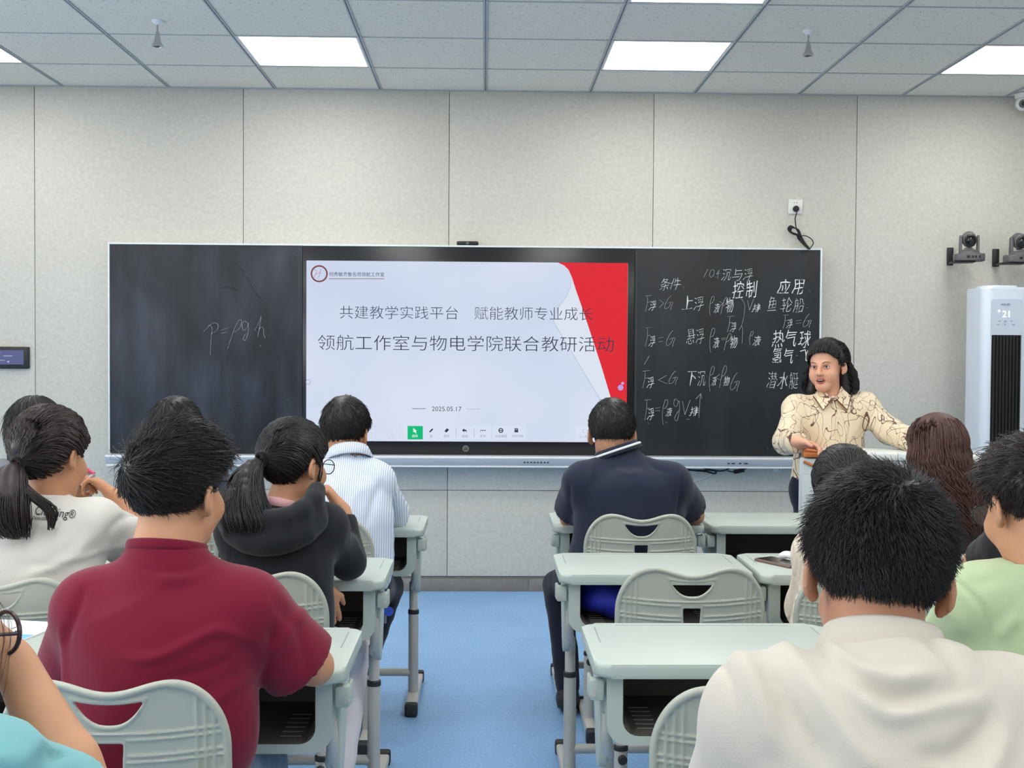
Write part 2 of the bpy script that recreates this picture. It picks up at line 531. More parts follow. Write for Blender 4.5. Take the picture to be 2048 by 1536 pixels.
for i, (a, b) in enumerate(zip(cb[:-1], cb[1:])):
    k = round((a - gx0) / T) if a != XL else -99
    for j, (y1, y0) in enumerate(zip(rows[:-1], rows[1:])):
        cx, cy = (a + b) / 2, (y0 + y1) / 2
        if k in (-5, -2, 1, 4) and j % 2 == 1 and j < 14 and (b - a) > 0.5:
            t = empty('ceiling_light', (cx, cy, CEIL_Z), 'square white ceiling light panel %s, %s' % (col_words[k], row_words[j]), 'ceiling light', 'square ceiling light panels')
            MB().bb(-0.289, 0.289, -0.289, 0.289, 0.006, 0.022).build('housing', m_white, t)
            MB().bb(-0.278, 0.278, -0.278, 0.278, 0.002, 0.008, 0.001).build('diffuser', m_panel_e, t)
            fr = MB()
            for q in ((-0.289, 0.289, -0.289, -0.279), (-0.289, 0.289, 0.279, 0.289), (-0.289, -0.279, -0.279, 0.279), (0.279, 0.289, -0.279, 0.279)):
                fr.bb(*q, 0.0, 0.012)
            fr.build('frame', m_white, t)
            continue
        link('tile', tile_mesh(b - a, y1 - y0), m_tile, ce, (cx, cy, CEIL_Z))
for c in cols:
    MB().bb(c - 0.0095, c - 0.003, YB, WALL_Y, CEIL_Z - 0.004, CEIL_Z + 0.03).bb(c + 0.003, c + 0.0095, YB, WALL_Y, CEIL_Z - 0.004, CEIL_Z + 0.03).bb(c - 0.003, c + 0.003, YB, WALL_Y, CEIL_Z + 0.004, CEIL_Z + 0.03).build('grid_runner', m_grid, ce)
for r in rows[1:-1]:
    MB().bb(XL, XR, r - 0.0055, r + 0.0055, CEIL_Z - 0.002, CEIL_Z + 0.02).build('grid_cross_rail', m_grid, ce)
MB().bb(XL, XR, WALL_Y - 0.02, WALL_Y, CEIL_Z - 0.005, CEIL_Z + 0.01).build('wall_angle', m_grid, ce)

# ---------------------------------------------------------------- the blackboards, the display and the tray
BY = 6.72       # face plane of the boards
def bx(px, py): return P(px, py, BY)
def board_mat(name, c1, c2, streak):
    m = bpy.data.materials.new(name); m.use_nodes = True
    nt = m.node_tree; b = nt.nodes['Principled BSDF']
    b.inputs['Roughness'].default_value = 0.5; b.inputs['Specular IOR Level'].default_value = 0.3
    tc = nt.nodes.new('ShaderNodeTexCoord')
    mp = nt.nodes.new('ShaderNodeMapping'); mp.inputs['Scale'].default_value = (1, 1, 0.6)
    nt.links.new(tc.outputs['Object'], mp.inputs['Vector'])
    n = nt.nodes.new('ShaderNodeTexNoise'); n.inputs['Scale'].default_value = 2.6; n.inputs['Detail'].default_value = 7; n.inputs['Distortion'].default_value = 1.2
    nt.links.new(mp.outputs[0], n.inputs['Vector'])
    mp2 = nt.nodes.new('ShaderNodeMapping'); mp2.inputs['Scale'].default_value = (3.5, 1, 0.9); mp2.inputs['Rotation'].default_value = (0, 0.12, 0)
    nt.links.new(tc.outputs['Object'], mp2.inputs['Vector'])
    n2 = nt.nodes.new('ShaderNodeTexNoise'); n2.inputs['Scale'].default_value = 2.2; n2.inputs['Detail'].default_value = 8
    nt.links.new(mp2.outputs[0], n2.inputs['Vector'])
    mul = nt.nodes.new('ShaderNodeMath'); mul.operation = 'MULTIPLY'
    nt.links.new(n.outputs[0], mul.inputs[0]); nt.links.new(n2.outputs[0], mul.inputs[1])
    r = nt.nodes.new('ShaderNodeValToRGB')
    r.color_ramp.elements[0].position = 0.15; r.color_ramp.elements[0].color = c1
    r.color_ramp.elements[1].position = 0.42; r.color_ramp.elements[1].color = c2
    nt.links.new(mul.outputs[0], r.inputs[0]); nt.links.new(r.outputs[0], b.inputs['Base Color'])
    return m
m_board_l = board_mat('slate_dusty', srgb(36, 38, 42), srgb(62, 67, 77), 1)
m_board_r = board_mat('slate_clean', srgb(36, 38, 40), srgb(46, 49, 53), 1)
m_edge = mat('board_edge', srgb(226, 230, 232), 0.4)
m_seam = mat('board_seam', srgb(74, 80, 86), 0.5)
m_chalk = mat('chalk', srgb(214, 218, 218), 0.95)
m_chalk2 = mat('chalk_thick', srgb(232, 234, 234), 0.95)
m_chalk0 = mat('chalk_faint', srgb(140, 146, 148), 0.95)
def board(name, label, px0, px1, y_top0, y_top1, y_bot, m):
    a, b = bx(px0, y_top0), bx(px1, y_top1)
    zb = (bx(px0, y_bot).z + bx(px1, y_bot).z) / 2
    zt_ = (a.z + b.z) / 2
    t = empty(name, ((a.x + b.x) / 2, BY, (zb + zt_) / 2), label, 'blackboard' if 'display' not in name else 'display')
    w, h = b.x - a.x, zt_ - zb
    MB().bb(-w / 2, w / 2, 0, 0.068, -h / 2, h / 2, 0.001).build('board_surface' if 'display' not in name else 'bezel', m, t)
    return t, w, h
zT, zB = bx(900, 494).z, bx(900, 909).z
def mk_board(name, label, px0, px1, m, cat):
    x0, x1 = bx(px0, 700).x, bx(px1, 700).x
    t = empty(name, ((x0 + x1) / 2, BY, (zT + zB) / 2), label, cat)
    w, h = x1 - x0, zT - zB
    MB().bb(-w / 2 + 0.001, w / 2 - 0.001, 0, 0.068, -h / 2, h / 2, 0.002).build('surface', m, t)
    return t, w, h
m_bezel = mat('display_bezel', srgb(24, 24, 27), 0.25)
bl, wl, hl = mk_board('blackboard', 'left half of the blackboard wall with one chalk formula', 219.5, 605, m_board_l, 'blackboard')
dp, wd, hd = mk_board('interactive_display', 'big flat display showing the red and white title slide', 605, 1268, m_bezel, 'display')
br, wr, hr = mk_board('blackboard', 'right half of the blackboard wall covered in chalk notes', 1268, 1638.5, m_board_r, 'blackboard')
# pale metal edges round the outside
for t, w, h, sides in ((bl, wl, hl, 'l'), (dp, wd, hd, ''), (br, wr, hr, 'r')):
    e = MB().bb(-w / 2, w / 2, -0.004, 0.07, h / 2, h / 2 + 0.010, 0.001)
    if sides == 'l': e.bb(-w / 2 - 0.008, -w / 2, -0.004, 0.07, -h / 2, h / 2 + 0.010, 0.001)
    if sides == 'r': e.bb(w / 2, w / 2 + 0.010, -0.004, 0.07, -h / 2, h / 2 + 0.010, 0.001)
    e.build('edge_trim', m_edge, t)
# writing surface seam beside the display
MB().tube([(wl / 2 - 0.022, -0.0008, -hl / 2 + 0.02)] + [(wl / 2 - 0.022, -0.0008, z) for z in (-0.3, 0, 0.3, hl / 2 - 0.09)] + [(wl / 2 - 0.022 - 0.05 * (1 - math.cos(a)), -0.0008, hl / 2 - 0.09 + 0.05 * math.sin(a)) for a in (0.5, 1.0, 1.57)], 0.0012, 6).build('seam', m_seam, bl)
MB().tube([(-wr / 2 + 0.012, -0.0008, -hr / 2 + 0.01), (-wr / 2 + 0.012, -0.0008, hr / 2 - 0.02)], 0.0012, 6).build('seam', m_seam, br)

tray_t = (P(220, 909, 6.66).z + P(1638, 916, 6.66).z) / 2
x0, x1 = P(216, 915, 6.66).x, P(1640, 922, 6.66).x
tr = empty('chalk_tray', ((x0 + x1) / 2, 6.64, zB - 0.03), 'long silver chalk tray under the boards and display', 'chalk tray')
w = x1 - x0
MB().prism([(-0.03, 0.028), (0.17, 0.028), (0.17, -0.03), (0.0, -0.03), (-0.012, -0.022), (-0.032, 0.012)], -w / 2, w / 2, 'x', 0.0).build('tray_body', m_alu, tr)
MB().bb(-w / 2, w / 2, -0.034, -0.022, 0.016, 0.029, 0.003).build('upper_lip', m_white, tr)
MB().bb(-w / 2, w / 2, -0.018, -0.004, -0.034, -0.024, 0.003).build('lower_lip', m_white, tr)
for k in range(8):
    c = P(1049 + 6.7 * k, 921, 6.615)
    MB().lathe([(0.0055, 0), (0.0055, 0.006)], (0, 0, 0), 12, (math.pi / 2, 0, 0)).build('speaker_hole', m_black, tr, (c.x - tr.location.x, -0.0185, -0.003))
for k, (a, b) in enumerate(((1455, 1460), (1463, 1470), (1478, 1483), (1488, 1496))):
    c0, c1 = P(a, 921, 6.615), P(b, 921, 6.615)
    MB().bb(c0.x, c1.x, 0, 0.006, -0.004, 0.004, 0.001).build('port', m_black, tr, (-tr.location.x, -0.024, -0.004))

# display camera bar on the top edge
t = empty('camera_bar', (P(935, 489, 6.72).x, 6.745, zT + 0.010), 'slim black camera bar clipped on top of the display', 'camera')
MB().bb(-0.062, 0.062, -0.03, 0.03, 0, 0.024, 0.008).build('housing', m_black, t)
MB().lathe([(0.009, 0), (0.009, 0.003), (0.006, 0.004)], (0, -0.030, 0.012), 16, (math.pi / 2, 0, 0)).build('lens', m_dkgrey, t)
# ---------------------------------------------------------------- the slide on the display
def emis(name, col, s=SCREEN_POWER):
    m = mat(name, (0.0, 0.0, 0.0, 1), 0.5, emit=col, estr=s, spec=0.1)
    return m
m_scr = emis('slide_ground', srgb(208, 218, 238))
# soft cloudy tint of the slide ground
nt = m_scr.node_tree; b_ = nt.nodes['Principled BSDF']
tc = nt.nodes.new('ShaderNodeTexCoord'); n_ = nt.nodes.new('ShaderNodeTexNoise'); n_.inputs['Scale'].default_value = 1.3
nt.links.new(tc.outputs['Object'], n_.inputs['Vector'])
r_ = nt.nodes.new('ShaderNodeValToRGB'); r_.color_ramp.elements[0].position = 0.35; r_.color_ramp.elements[0].color = srgb(202, 213, 236)
r_.color_ramp.elements[1].position = 0.65; r_.color_ramp.elements[1].color = srgb(216, 224, 241)
nt.links.new(n_.outputs[0], r_.inputs[0]); nt.links.new(r_.outputs[0], b_.inputs['Emission Color'])
m_red = emis('slide_red', srgb(222, 44, 56))
m_fold = emis('slide_fold', srgb(219, 227, 240))
m_fold2 = emis('slide_fold_shade', srgb(196, 205, 224))
m_ink = emis('slide_ink', srgb(52, 58, 78))
m_ink2 = emis('slide_ink_pale', srgb(150, 160, 182))
m_brown = emis('slide_brown', srgb(120, 66, 62))
m_green = emis('slide_green', srgb(18, 188, 122))
m_bar = emis('slide_toolbar', srgb(216, 225, 243))
m_purple = emis('slide_purple', srgb(190, 160, 225))
DL = dp.location
SX, SY, SS = 600, 500, 3.0118
def sl(u, v, d=0.0):
    """slide point given on the enlarged look at the display -> display-local x, z"""
    p = P(SX + u / SS, SY + v / SS, BY - 0.003)
    return (p.x - DL.x, p.z - DL.z)
a, b = sl(39, 62), sl(1966, 1152)
sx0, sx1 = a[0], b[0]
sz1 = (sl(40, 62)[1] + sl(1965, 80)[1]) / 2; sz0 = (sl(40, 1147)[1] + sl(1965, 1161)[1]) / 2
MB().bb(sx0, sx1, -0.003, -0.0005, sz0, sz1).build('screen', m_scr, dp)
def flat(name, pts, m, lv, clamp=True):
    """flat shape shown on the screen"""
    poly = []
    for u, v in pts:
        x, z = sl(u, v)
        if clamp: x = min(max(x, sx0), sx1); z = min(max(z, sz0), sz1)
        poly.append((x, z))
    y = -0.003 - 0.0005 * lv
    return MB().prism(poly, y - 0.0005, y + 0.0004, 'y').build(name, m, dp, smooth=False)
flat('slide_shade', [(1640, 150), (1628, 215), (1600, 285), (1551, 345), (1522, 430), (1545, 470), (1812, 915), (1955, 1175), (1975, 1175), (1750, 600)], m_fold2, 0.5)
flat('slide_fold', [(1640, 140), (1633, 215), (1606, 285), (1560, 345), (1530, 430), (1553, 470), (1820, 915), (1961, 1175), (1975, 1175), (1750, 500)], m_fold, 1)
flat('slide_red', [(1555, 60), (1975, 60), (1975, 1175), (1945, 1110), (1875, 900), (1815, 700), (1750, 500), (1700, 350), (1660, 235), (1638, 165), (1618, 120), (1590, 92), (1560, 79)], m_red, 2)
def stext(s, u0, u1, v0, v1, m, thin=0.0, keep=True, lv=4, slope=-0.009, name='lettering'):
    x0, z1 = sl(u0, v0); x1, z0 = sl(u1, v1)
    return text_fit(name, s, x0, x1, z0, z1, -0.003 - 0.0005 * lv, m, dp, thin=thin, keep=keep)
stext('共建教学实践平台', 240, 951, 335, 418, m_ink, -0.012, False)
stext('赋能教师专业成长', 1052, 1762, 341, 424, m_ink, -0.012, False)
stext('领航工作室与物电学院联合教研活动', 108, 1889, 510, 614, m_ink, -0.010, False)
stext('何秀敏齐鲁名师领航工作室', 176, 508, 132, 161, m_ink, 0.0, False)
stext('2025.05.17', 795, 972, 943, 971, m_ink, -0.004, False)
flat('rule', [(176, 172), (508, 172), (508, 175), (176, 175)], m_brown, 3)
flat('rule', [(675, 954), (757, 954), (757, 957), (675, 957)], m_ink, 3)
flat('rule', [(1002, 957), (1083, 957), (1083, 959), (1002, 959)], m_ink2, 3)
def ring(cu, cv, r, w, m, lv, name='logo_ring', n=32, fill=False):
    cx, cz = sl(cu, cv); k = 1.0 / SS * BY / FOCAL
    mb = MB(); y = -0.003 - 0.0005 * lv
    if fill:
        return mb.prism([(cx + r * k * math.cos(t), cz + r * k * math.sin(t)) for t in [2 * math.pi * i / n for i in range(n)]], y - 0.0004, y + 0.0004).build(name, m, dp, smooth=False)
    for i in range(n):
        t0, t1 = 2 * math.pi * i / n, 2 * math.pi * (i + 1) / n
        mb.prism([(cx + q * k * math.cos(t), cz + q * k * math.sin(t)) for q, t in ((r, t0), (r, t1), (r - w, t1), (r - w, t0))], y - 0.0004, y + 0.0004)
    return mb.build(name, m, dp, smooth=False)
ring(116, 143, 51, 9, m_brown, 3)
def smooth_path(pts, n=6):
    pts = [np.array(p, float) for p in pts]
    if len(pts) < 3: return pts
    q = [2 * pts[0] - pts[1]] + pts + [2 * pts[-1] - pts[-2]]
    out = []
    for i in range(1, len(q) - 2):
        for k in range(n):
            t = k / n
            out.append(0.5 * ((2 * q[i]) + (-q[i - 1] + q[i + 1]) * t + (2 * q[i - 1] - 5 * q[i] + 4 * q[i + 1] - q[i + 2]) * t * t + (-q[i - 1] + 3 * q[i] - 3 * q[i + 1] + q[i + 2]) * t ** 3))
    out.append(pts[-1])
    return out
def sstroke(name, strokes, m, r=0.0016, lv=3):
    mb = MB()
    for s in strokes:
        pts = [sl(*p) for p in smooth_path(s, 4)]
        mb.tube([(x, -0.003 - 0.0005 * lv, z) for x, z in pts], r, 5, flat=0.25)
    return mb.build(name, m, dp)
m_script = emis('slide_script_red', srgb(190, 60, 60))
sstroke('logo_mark', [[(85, 120), (100, 128), (92, 150), (84, 168)], [(88, 150), (108, 140), (130, 138)], [(128, 112), (118, 140), (112, 168)]], m_script, 0.0035)
sstroke('logo_mark', [[(138, 118), (150, 135), (150, 160), (140, 172)], [(108, 176), (125, 180), (140, 172)]], m_brown, 0.0014)
sstroke('skyline_sketch', [[(455, 1035), (456, 1135)], [(440, 1120), (448, 1060), (470, 1085), (480, 1095), (520, 1105), (530, 1104)],
    [(532, 1138), (545, 1138), (546, 1108), (556, 1112), (558, 1138), (566, 1105), (567, 1136)], [(567, 1136), (582, 1130), (585, 1080), (606, 1078), (606, 1138)], [(612, 1138), (640, 1136)]], m_ink2, 0.0010)
ring(1931, 829, 17, 0, m_purple, 3, 'floating_button', fill=True); ring(1943, 803, 9, 0, m_purple, 3, 'floating_button', fill=True)
ring(50, 795, 15, 3, m_ink2, 3, 'page_button')
# toolbar
flat('toolbar', [(742, 1059), (1150, 1059), (1150, 1141), (742, 1141)], m_bar, 1)
flat('toolbar', [(1162, 1059), (1358, 1059), (1358, 1141), (1162, 1141)], m_bar, 1)
flat('toolbar', [(1660, 1064), (1810, 1064), (1810, 1146), (1660, 1146)], m_bar, 1)
flat('toolbar_button', [(648, 1060), (740, 1060), (740, 1141), (648, 1141)], m_green, 2)
m_wh = emis('slide_white', srgb(240, 250, 246))
flat('cursor_icon', [(682, 1072), (704, 1090), (696, 1092), (702, 1102), (696, 1104), (690, 1094), (684, 1099)], m_wh, 4)
flat('pen_icon', [(778, 1100), (781, 1090), (797, 1074), (803, 1080), (788, 1096)], m_ink, 4)
flat('eraser_icon', [(870, 1090), (886, 1073), (898, 1083), (882, 1100)], m_ink, 4)
flat('undo_icon', [(976, 1086), (989, 1074), (989, 1081), (1002, 1084), (1007, 1098), (998, 1091), (989, 1091), (989, 1098)], m_ink, 4)
for k in (1090, 1102, 1114): ring(k, 1087, 4, 0, m_ink, 4, 'dot_icon', 10, True)
ring(1210, 1087, 15, 6, m_ink, 4, 'capture_icon', 16)
flat('capture_icon', [(1198, 1085), (1222, 1085), (1222, 1090), (1198, 1090)], m_ink, 5)
flat('document_icon', [(1292, 1074), (1314, 1074), (1314, 1098), (1292, 1098)], m_ink, 4)
flat('document_icon', [(1296, 1080), (1310, 1080), (1310, 1083), (1296, 1083)], m_bar, 5)
for k in (940, 1048): flat('divider', [(k, 1072), (k + 2, 1072), (k + 2, 1128), (k, 1128)], m_ink2, 3)
stext('选择', 674, 710, 1111, 1129, m_wh, 0.0)
for s_, u0, u1 in (('笔', 780, 800), ('橡皮', 866, 900), ('撤销', 975, 1011), ('更多', 1085, 1119), ('全屏截图', 1175, 1246), ('文档对照', 1275, 1346)):
    stext(s_, u0, u1, 1112, 1129, m_ink2)
sstroke('back_icon', [[(1712, 1080), (1700, 1091)], [(1700, 1091), (1712, 1103)]], m_ink, 0.0018)
stext('上一页', 1678, 1732, 1117, 1133, m_ink2)
# emblem on the lower bezel
m_embl = mat('bezel_emblem', srgb(120, 124, 120), 0.4, metal=0.3)
px_ = sl(998, 1196)
MB().lathe([(0.0185, 0), (0.0185, 0.0015), (0.015, 0.0015), (0.015, 0.0006)], (px_[0], -0.0005, px_[1]), 28, (math.pi / 2, 0, 0)).build('bezel_emblem', m_embl, dp)
MB().bb(px_[0] - 0.009, px_[0] + 0.009, -0.0032, -0.001, px_[1] + 0.004, px_[1] + 0.007).bb(px_[0] - 0.009, px_[0] - 0.001, -0.0032, -0.001, px_[1] - 0.009, px_[1] - 0.001).bb(px_[0] + 0.002, px_[0] + 0.009, -0.0032, -0.001, px_[1] - 0.009, px_[1] + 0.001).build('bezel_emblem', m_black, dp)

# ---------------------------------------------------------------- chalk writing
def chalk(t, strokes, ox, oy, s, m=m_chalk, r=0.0040, n=5):
    """chalk strokes given on an enlarged look at the board"""
    mb = MB()
    for st in strokes:
        pts = [P(ox + p[0] / s, oy + p[1] / s, BY) for p in smooth_path(st, n)]
        if len(pts) == 1: pts = [pts[0], pts[0] + Vector((0.004, 0, -0.002))]
        k = len(pts)
        rs = [r * (0.9 + 0.2 * math.sin(1.7 * i + len(st))) for i in range(k)]
        mb.tube([(p.x - t.location.x, -0.0006, p.z - t.location.z) for p in pts], rs, 6, flat=0.22)
    return mb.build('chalk_writing', m, t)
m_eq = m_chalk
L = 3.2
chalk(bl, [[(1303, 585), (1316, 574), (1335, 554), (1346, 548), (1358, 568), (1352, 625), (1346, 735)], [(1330, 552), (1372, 530), (1396, 545), (1386, 578), (1352, 602)]], 0, 480, L)
chalk(bl, [[(1415, 578), (1466, 560)], [(1415, 597), (1452, 591)]], 0, 480, L)
chalk(bl, [[(1457, 698), (1478, 632), (1503, 562), (1530, 514), (1546, 520), (1536, 560), (1502, 592)]], 0, 480, L)
chalk(bl, [[(1586, 532), (1562, 519), (1549, 550), (1561, 580), (1582, 558), (1590, 530), (1588, 592), (1571, 640), (1556, 630), (1576, 598)]], 0, 480, L)
chalk(bl, [[(1630, 580), (1652, 540), (1672, 487), (1665, 540), (1650, 618)], [(1651, 600), (1667, 560), (1686, 566), (1688, 602), (1698, 628)], [(1716, 608), (1718, 609)], [(1660, 685), (1666, 674), (1671, 684)]], 0, 480, L)
# faint chalk flecks left after wiping
rr = random.Random(4)
fl_ = []
for cx, cy, sp, nn in ((1510, 1085, 45, 14), (1250, 295, 12, 4), (1640, 340, 40, 5), (1830, 1050, 60, 8), (1490, 1255, 10, 3)):
    for _ in range(nn):
        x, y = cx + rr.gauss(0, sp * 0.5), cy + rr.gauss(0, sp * 0.5)
        fl_.append([(x, y), (x + rr.uniform(-12, 12), y + rr.uniform(-8, 8))])
chalk(bl, fl_, 0, 480, L, m_chalk0, 0.0014)
chalk(bl, [[(1490, 130), (1560, 210), (1640, 340), (1700, 400)], [(1410, 305), (1470, 302), (1530, 325)], [(1880, 600), (1840, 640)], [(1700, 900), (1690, 1010)], [(1420, 800), (1415, 900)]], 0, 480, L, m_seam, 0.003)

R_ = 3.34
def cj(strokes, m=m_chalk, r=0.0034): return chalk(br, strokes, 1260, 480, R_, m, r)
def unit(sh, x0, x1, y0, y1): return [[(x0 + (x1 - x0) * a, y0 + (y1 - y0) * b) for a, b in s] for s in sh]
S_F = [[(0.05, 0.04), (0.9, 0.0)], [(0.35, 0.04), (0.3, 0.5), (0.05, 1.0)], [(0.3, 0.45), (0.75, 0.40)]]
S_G = [[(0.75, 0.05), (0.45, 0.25), (0.05, 0.75), (0.1, 0.98), (0.5, 0.85), (0.75, 0.55)], [(0.4, 0.58), (0.95, 0.5), (0.8, 0.8), (0.7, 1.05)]]
S_RHO = [[(0.0, 1.0), (0.25, 0.5), (0.55, 0.08), (0.85, 0.0), (0.9, 0.2), (0.6, 0.42), (0.3, 0.5)]]
S_RHO2 = [[(0.25, 1.0), (0.15, 0.7), (0.25, 0.3), (0.5, 0.03), (0.78, 0.0), (0.8, 0.15), (0.55, 0.32), (0.28, 0.36)]]
S_V = [[(0.0, 0.1), (0.3, 0.98)], [(0.3, 0.98), (0.95, 0.0)]]
S_EQ = [[(0, 0.2), (1, 0.0)], [(0, 0.9), (0.95, 0.75)]]
S_LT = [[(0.95, 0.0), (0.0, 0.55)], [(0.0, 0.55), (1.0, 1.0)]]
S_GT = [[(0.0, 0.0), (1.0, 0.4)], [(1.0, 0.4), (0.05, 1.0)]]
S_g = [[(0.75, 0.1), (0.3, 0.0), (0.15, 0.25), (0.5, 0.35), (0.85, 0.08), (0.9, 0.5), (0.6, 1.0), (0.25, 0.9), (0.7, 0.6), (0.95, 0.55)]]
for sh, *q in ((S_F, 100, 150, 370, 478), (S_GT, 195, 225, 400, 452), (S_G, 230, 288, 368, 462),
               (S_RHO2, 525, 570, 378, 505), (S_GT, 596, 620, 410, 445), (S_RHO, 606, 655, 385, 495), (S_V, 785, 828, 395, 470),
               (S_F, 648, 700, 508, 612), (S_F, 100, 150, 583, 712), (S_EQ, 192, 222, 648, 684), (S_G, 240, 302, 600, 708),
               (S_RHO2, 525, 575, 590, 750), (S_EQ, 610, 642, 655, 668), (S_RHO, 628, 680, 625, 738), (S_RHO2, 793, 830, 610, 702),
               (S_F, 1020, 1068, 500, 590), (S_EQ, 1108, 1145, 535, 560), (S_G, 1155, 1212, 490, 582),
               (S_F, 80, 140, 872, 990), (S_LT, 190, 246, 905, 960), (S_G, 258, 320, 870, 962),
               (S_RHO2, 522, 572, 845, 1010), (S_LT, 572, 600, 898, 935), (S_RHO, 598, 650, 840, 985), (S_G, 668, 732, 880, 1005),
               (S_F, 95, 145, 1065, 1205), (S_EQ, 168, 204, 1118, 1145), (S_RHO2, 208, 262, 1068, 1232), (S_g, 285, 335, 1062, 1205),
               (S_V, 350, 405, 1068, 1170)):
    cj(unit(sh, *q))
cj([[(440, 1062), (474, 1025)], [(474, 1025), (479, 1060)], [(470, 1030), (460, 1188)]])
cj([[(95, 832), (128, 774)], [(118, 1222), (130, 1226)], [(240, 1216), (246, 1226)], [(378, 1198), (396, 1197)], [(355, 314), (360, 318)], [(1000, 458), (1003, 461)], [(1180, 452), (1186, 455)], [(880, 686), (884, 688)], [(1205, 555), (1209, 558)]])
cj([[(742, 390), (765, 430), (762, 500), (745, 570), (728, 602)], [(745, 572), (752, 600), (748, 690)]], m_chalk, 0.003)
cj([[(492, 250), (520, 195)], [(540, 250), (530, 232), (545, 200), (562, 205), (556, 238), (540, 250)], [(568, 246), (571, 248)], [(598, 200), (575, 228)], [(575, 228), (604, 222)], [(592, 205), (584, 258)]])
cj([[(1198, 340), (1203, 344)]], m_chalk2, 0.005)
def ct(s, x0, x1, y0, y1, m=m_chalk, thin=-0.014, rot=0.04, jit=0.0035):
    w = (x1 - x0) / len(s)
    for i, ch in enumerate(s):
        dy = rr.uniform(-4, 4)
        a = P(1260 + (x0 + i * w) / R_, 480 + (y0 + dy) / R_, BY); b = P(1260 + (x0 + (i + 0.93) * w) / R_, 480 + (y1 + dy) / R_, BY)
        text_fit('chalk_writing', ch, a.x - br.location.x, b.x - br.location.x, b.z - br.location.z, a.z - br.location.z, -0.0003, m, br,
                 thin=thin, keep=False, shear=0.22, jitter=jit, rot=rot + rr.uniform(-0.08, 0.08), depth=0.0008)
for q in (('沉与浮', 612, 828, 190, 265), ('条件', 200, 342, 256, 330), ('上浮', 345, 502, 378, 465), ('轮船', 1010, 1168, 388, 480), ('鱼', 918, 982, 378, 470),
          ('悬浮', 375, 502, 597, 690), ('下沉', 388, 512, 872, 968), ('潜水艇', 915, 1132, 882, 988)):
    ct(*q, thin=-0.018)
for q in (('浮', 128, 178, 412, 472), ('液', 560, 602, 425, 482), ('物', 640, 698, 385, 478), ('排', 815, 876, 430, 482), ('浮', 672, 712, 550, 608),
          ('浮', 128, 172, 640, 706), ('液', 555, 600, 650, 715), ('物', 668, 724, 640, 716), ('液', 822, 878, 640, 700), ('浮', 1046, 1088, 530, 585),
          ('浮', 112, 166, 915, 982), ('液', 545, 580, 915, 970), ('物', 625, 668, 915, 975), ('浮', 116, 166, 1125, 1198), ('液', 238, 284, 1120, 1172), ('排', 398, 462, 1118, 1176)):
    ct(*q, thin=-0.006)
for q in (('控制', 682, 862, 275, 388), ('应用', 985, 1176, 262, 360), ('热气球', 945, 1216, 602, 714), ('氢气', 948, 1102, 722, 822), ('飞', 1140, 1200, 735, 810)):
    ct(*q, m=m_chalk2, thin=-0.008)
cj([[(1112, 770), (1118, 774)]], m_chalk2, 0.005)
cj([[(x_ + rr.uniform(-20, 20), y_ + rr.uniform(-15, 15)), (x_ + rr.uniform(-20, 20) , y_ + rr.uniform(-15, 15))] for x_, y_ in ((280, 1345), (210, 1305), (930, 1395), (80, 780), (530, 585))], m_chalk0, 0.0014)

# ---------------------------------------------------------------- things on the front wall
m_cord = mat('black_cord', srgb(22, 22, 24), 0.5)
m_wplastic = mat('white_plastic', srgb(232, 232, 228), 0.35)
c = P(1590.5, 413.5, WALL_Y)
t = empty('wall_outlet', (c.x, WALL_Y, c.z), 'white socket plate above the right blackboard with a black plug in it', 'wall outlet')
MB().bb(-0.041, 0.041, -0.009, 0, -0.042, 0.042, 0.003).build('face_plate', m_wplastic, t)
for s in (-0.008, 0.008): MB().lathe([(0.0028, 0), (0.0028, 0.0006)], (s, -0.009, 0.022), 10, (math.pi / 2, 0, 0)).build('socket_hole', m_dkgrey, t)
cp = empty('plug_lead', (c.x, WALL_Y, c.z - 0.014), 'black plug with its cable looped above the right blackboard', 'power cord')
MB().lathe([(0.017, 0), (0.018, 0.012), (0.015, 0.024), (0.008, 0.030)], (0, -0.009, 0), 20, (math.pi / 2, 0, 0)).build('plug', m_cord, cp)
def wl_(px, py, y): p = P(px, py, WALL_Y - 0.05); return (p.x - c.x, y, p.z - (c.z - 0.014))
MB().tube([(0, -0.030, -0.002), (0.001, -0.032, -0.02)] + [wl_(1592, 436, -0.03), wl_(1593.5, 452, -0.03), wl_(1596, 462, -0.035)], 0.0036, 8).build('cable', m_cord, cp)
for k in range(4):
    d = k * 3.0
    loop = [wl_(1596 + d * .6, 470, -0.03 - .004 * k), wl_(1585, 466 - d * 0.3, -0.03), wl_(1577 + d * .8, 458 - d * .2, -0.035), wl_(1582, 451 + d * .5, -0.04), wl_(1594 + d * .4, 458, -0.035), wl_(1601 + d * .4, 472, -0.03), wl_(1607 + d * .6, 486, -0.032), wl_(1613 + d * .3, 499, -0.095), wl_(1606 + d * .4, 494, -0.095), wl_(1599 + d * .3, 478, -0.03), wl_(1596 + d * .6, 470, -0.03)]
    MB().tube([tuple(p) for p in smooth_path(loop, 4)], 0.0034, 6).build('cable', m_cord, cp)
MB().tube([tuple(p) for p in smooth_path([wl_(1600, 472, -0.035), wl_(1612, 471, -0.035), wl_(1624, 478, -0.04), wl_(1627, 487, -0.045), wl_(1620, 496, -0.06)], 5)], 0.0032, 6).build('cable', m_cord, cp)

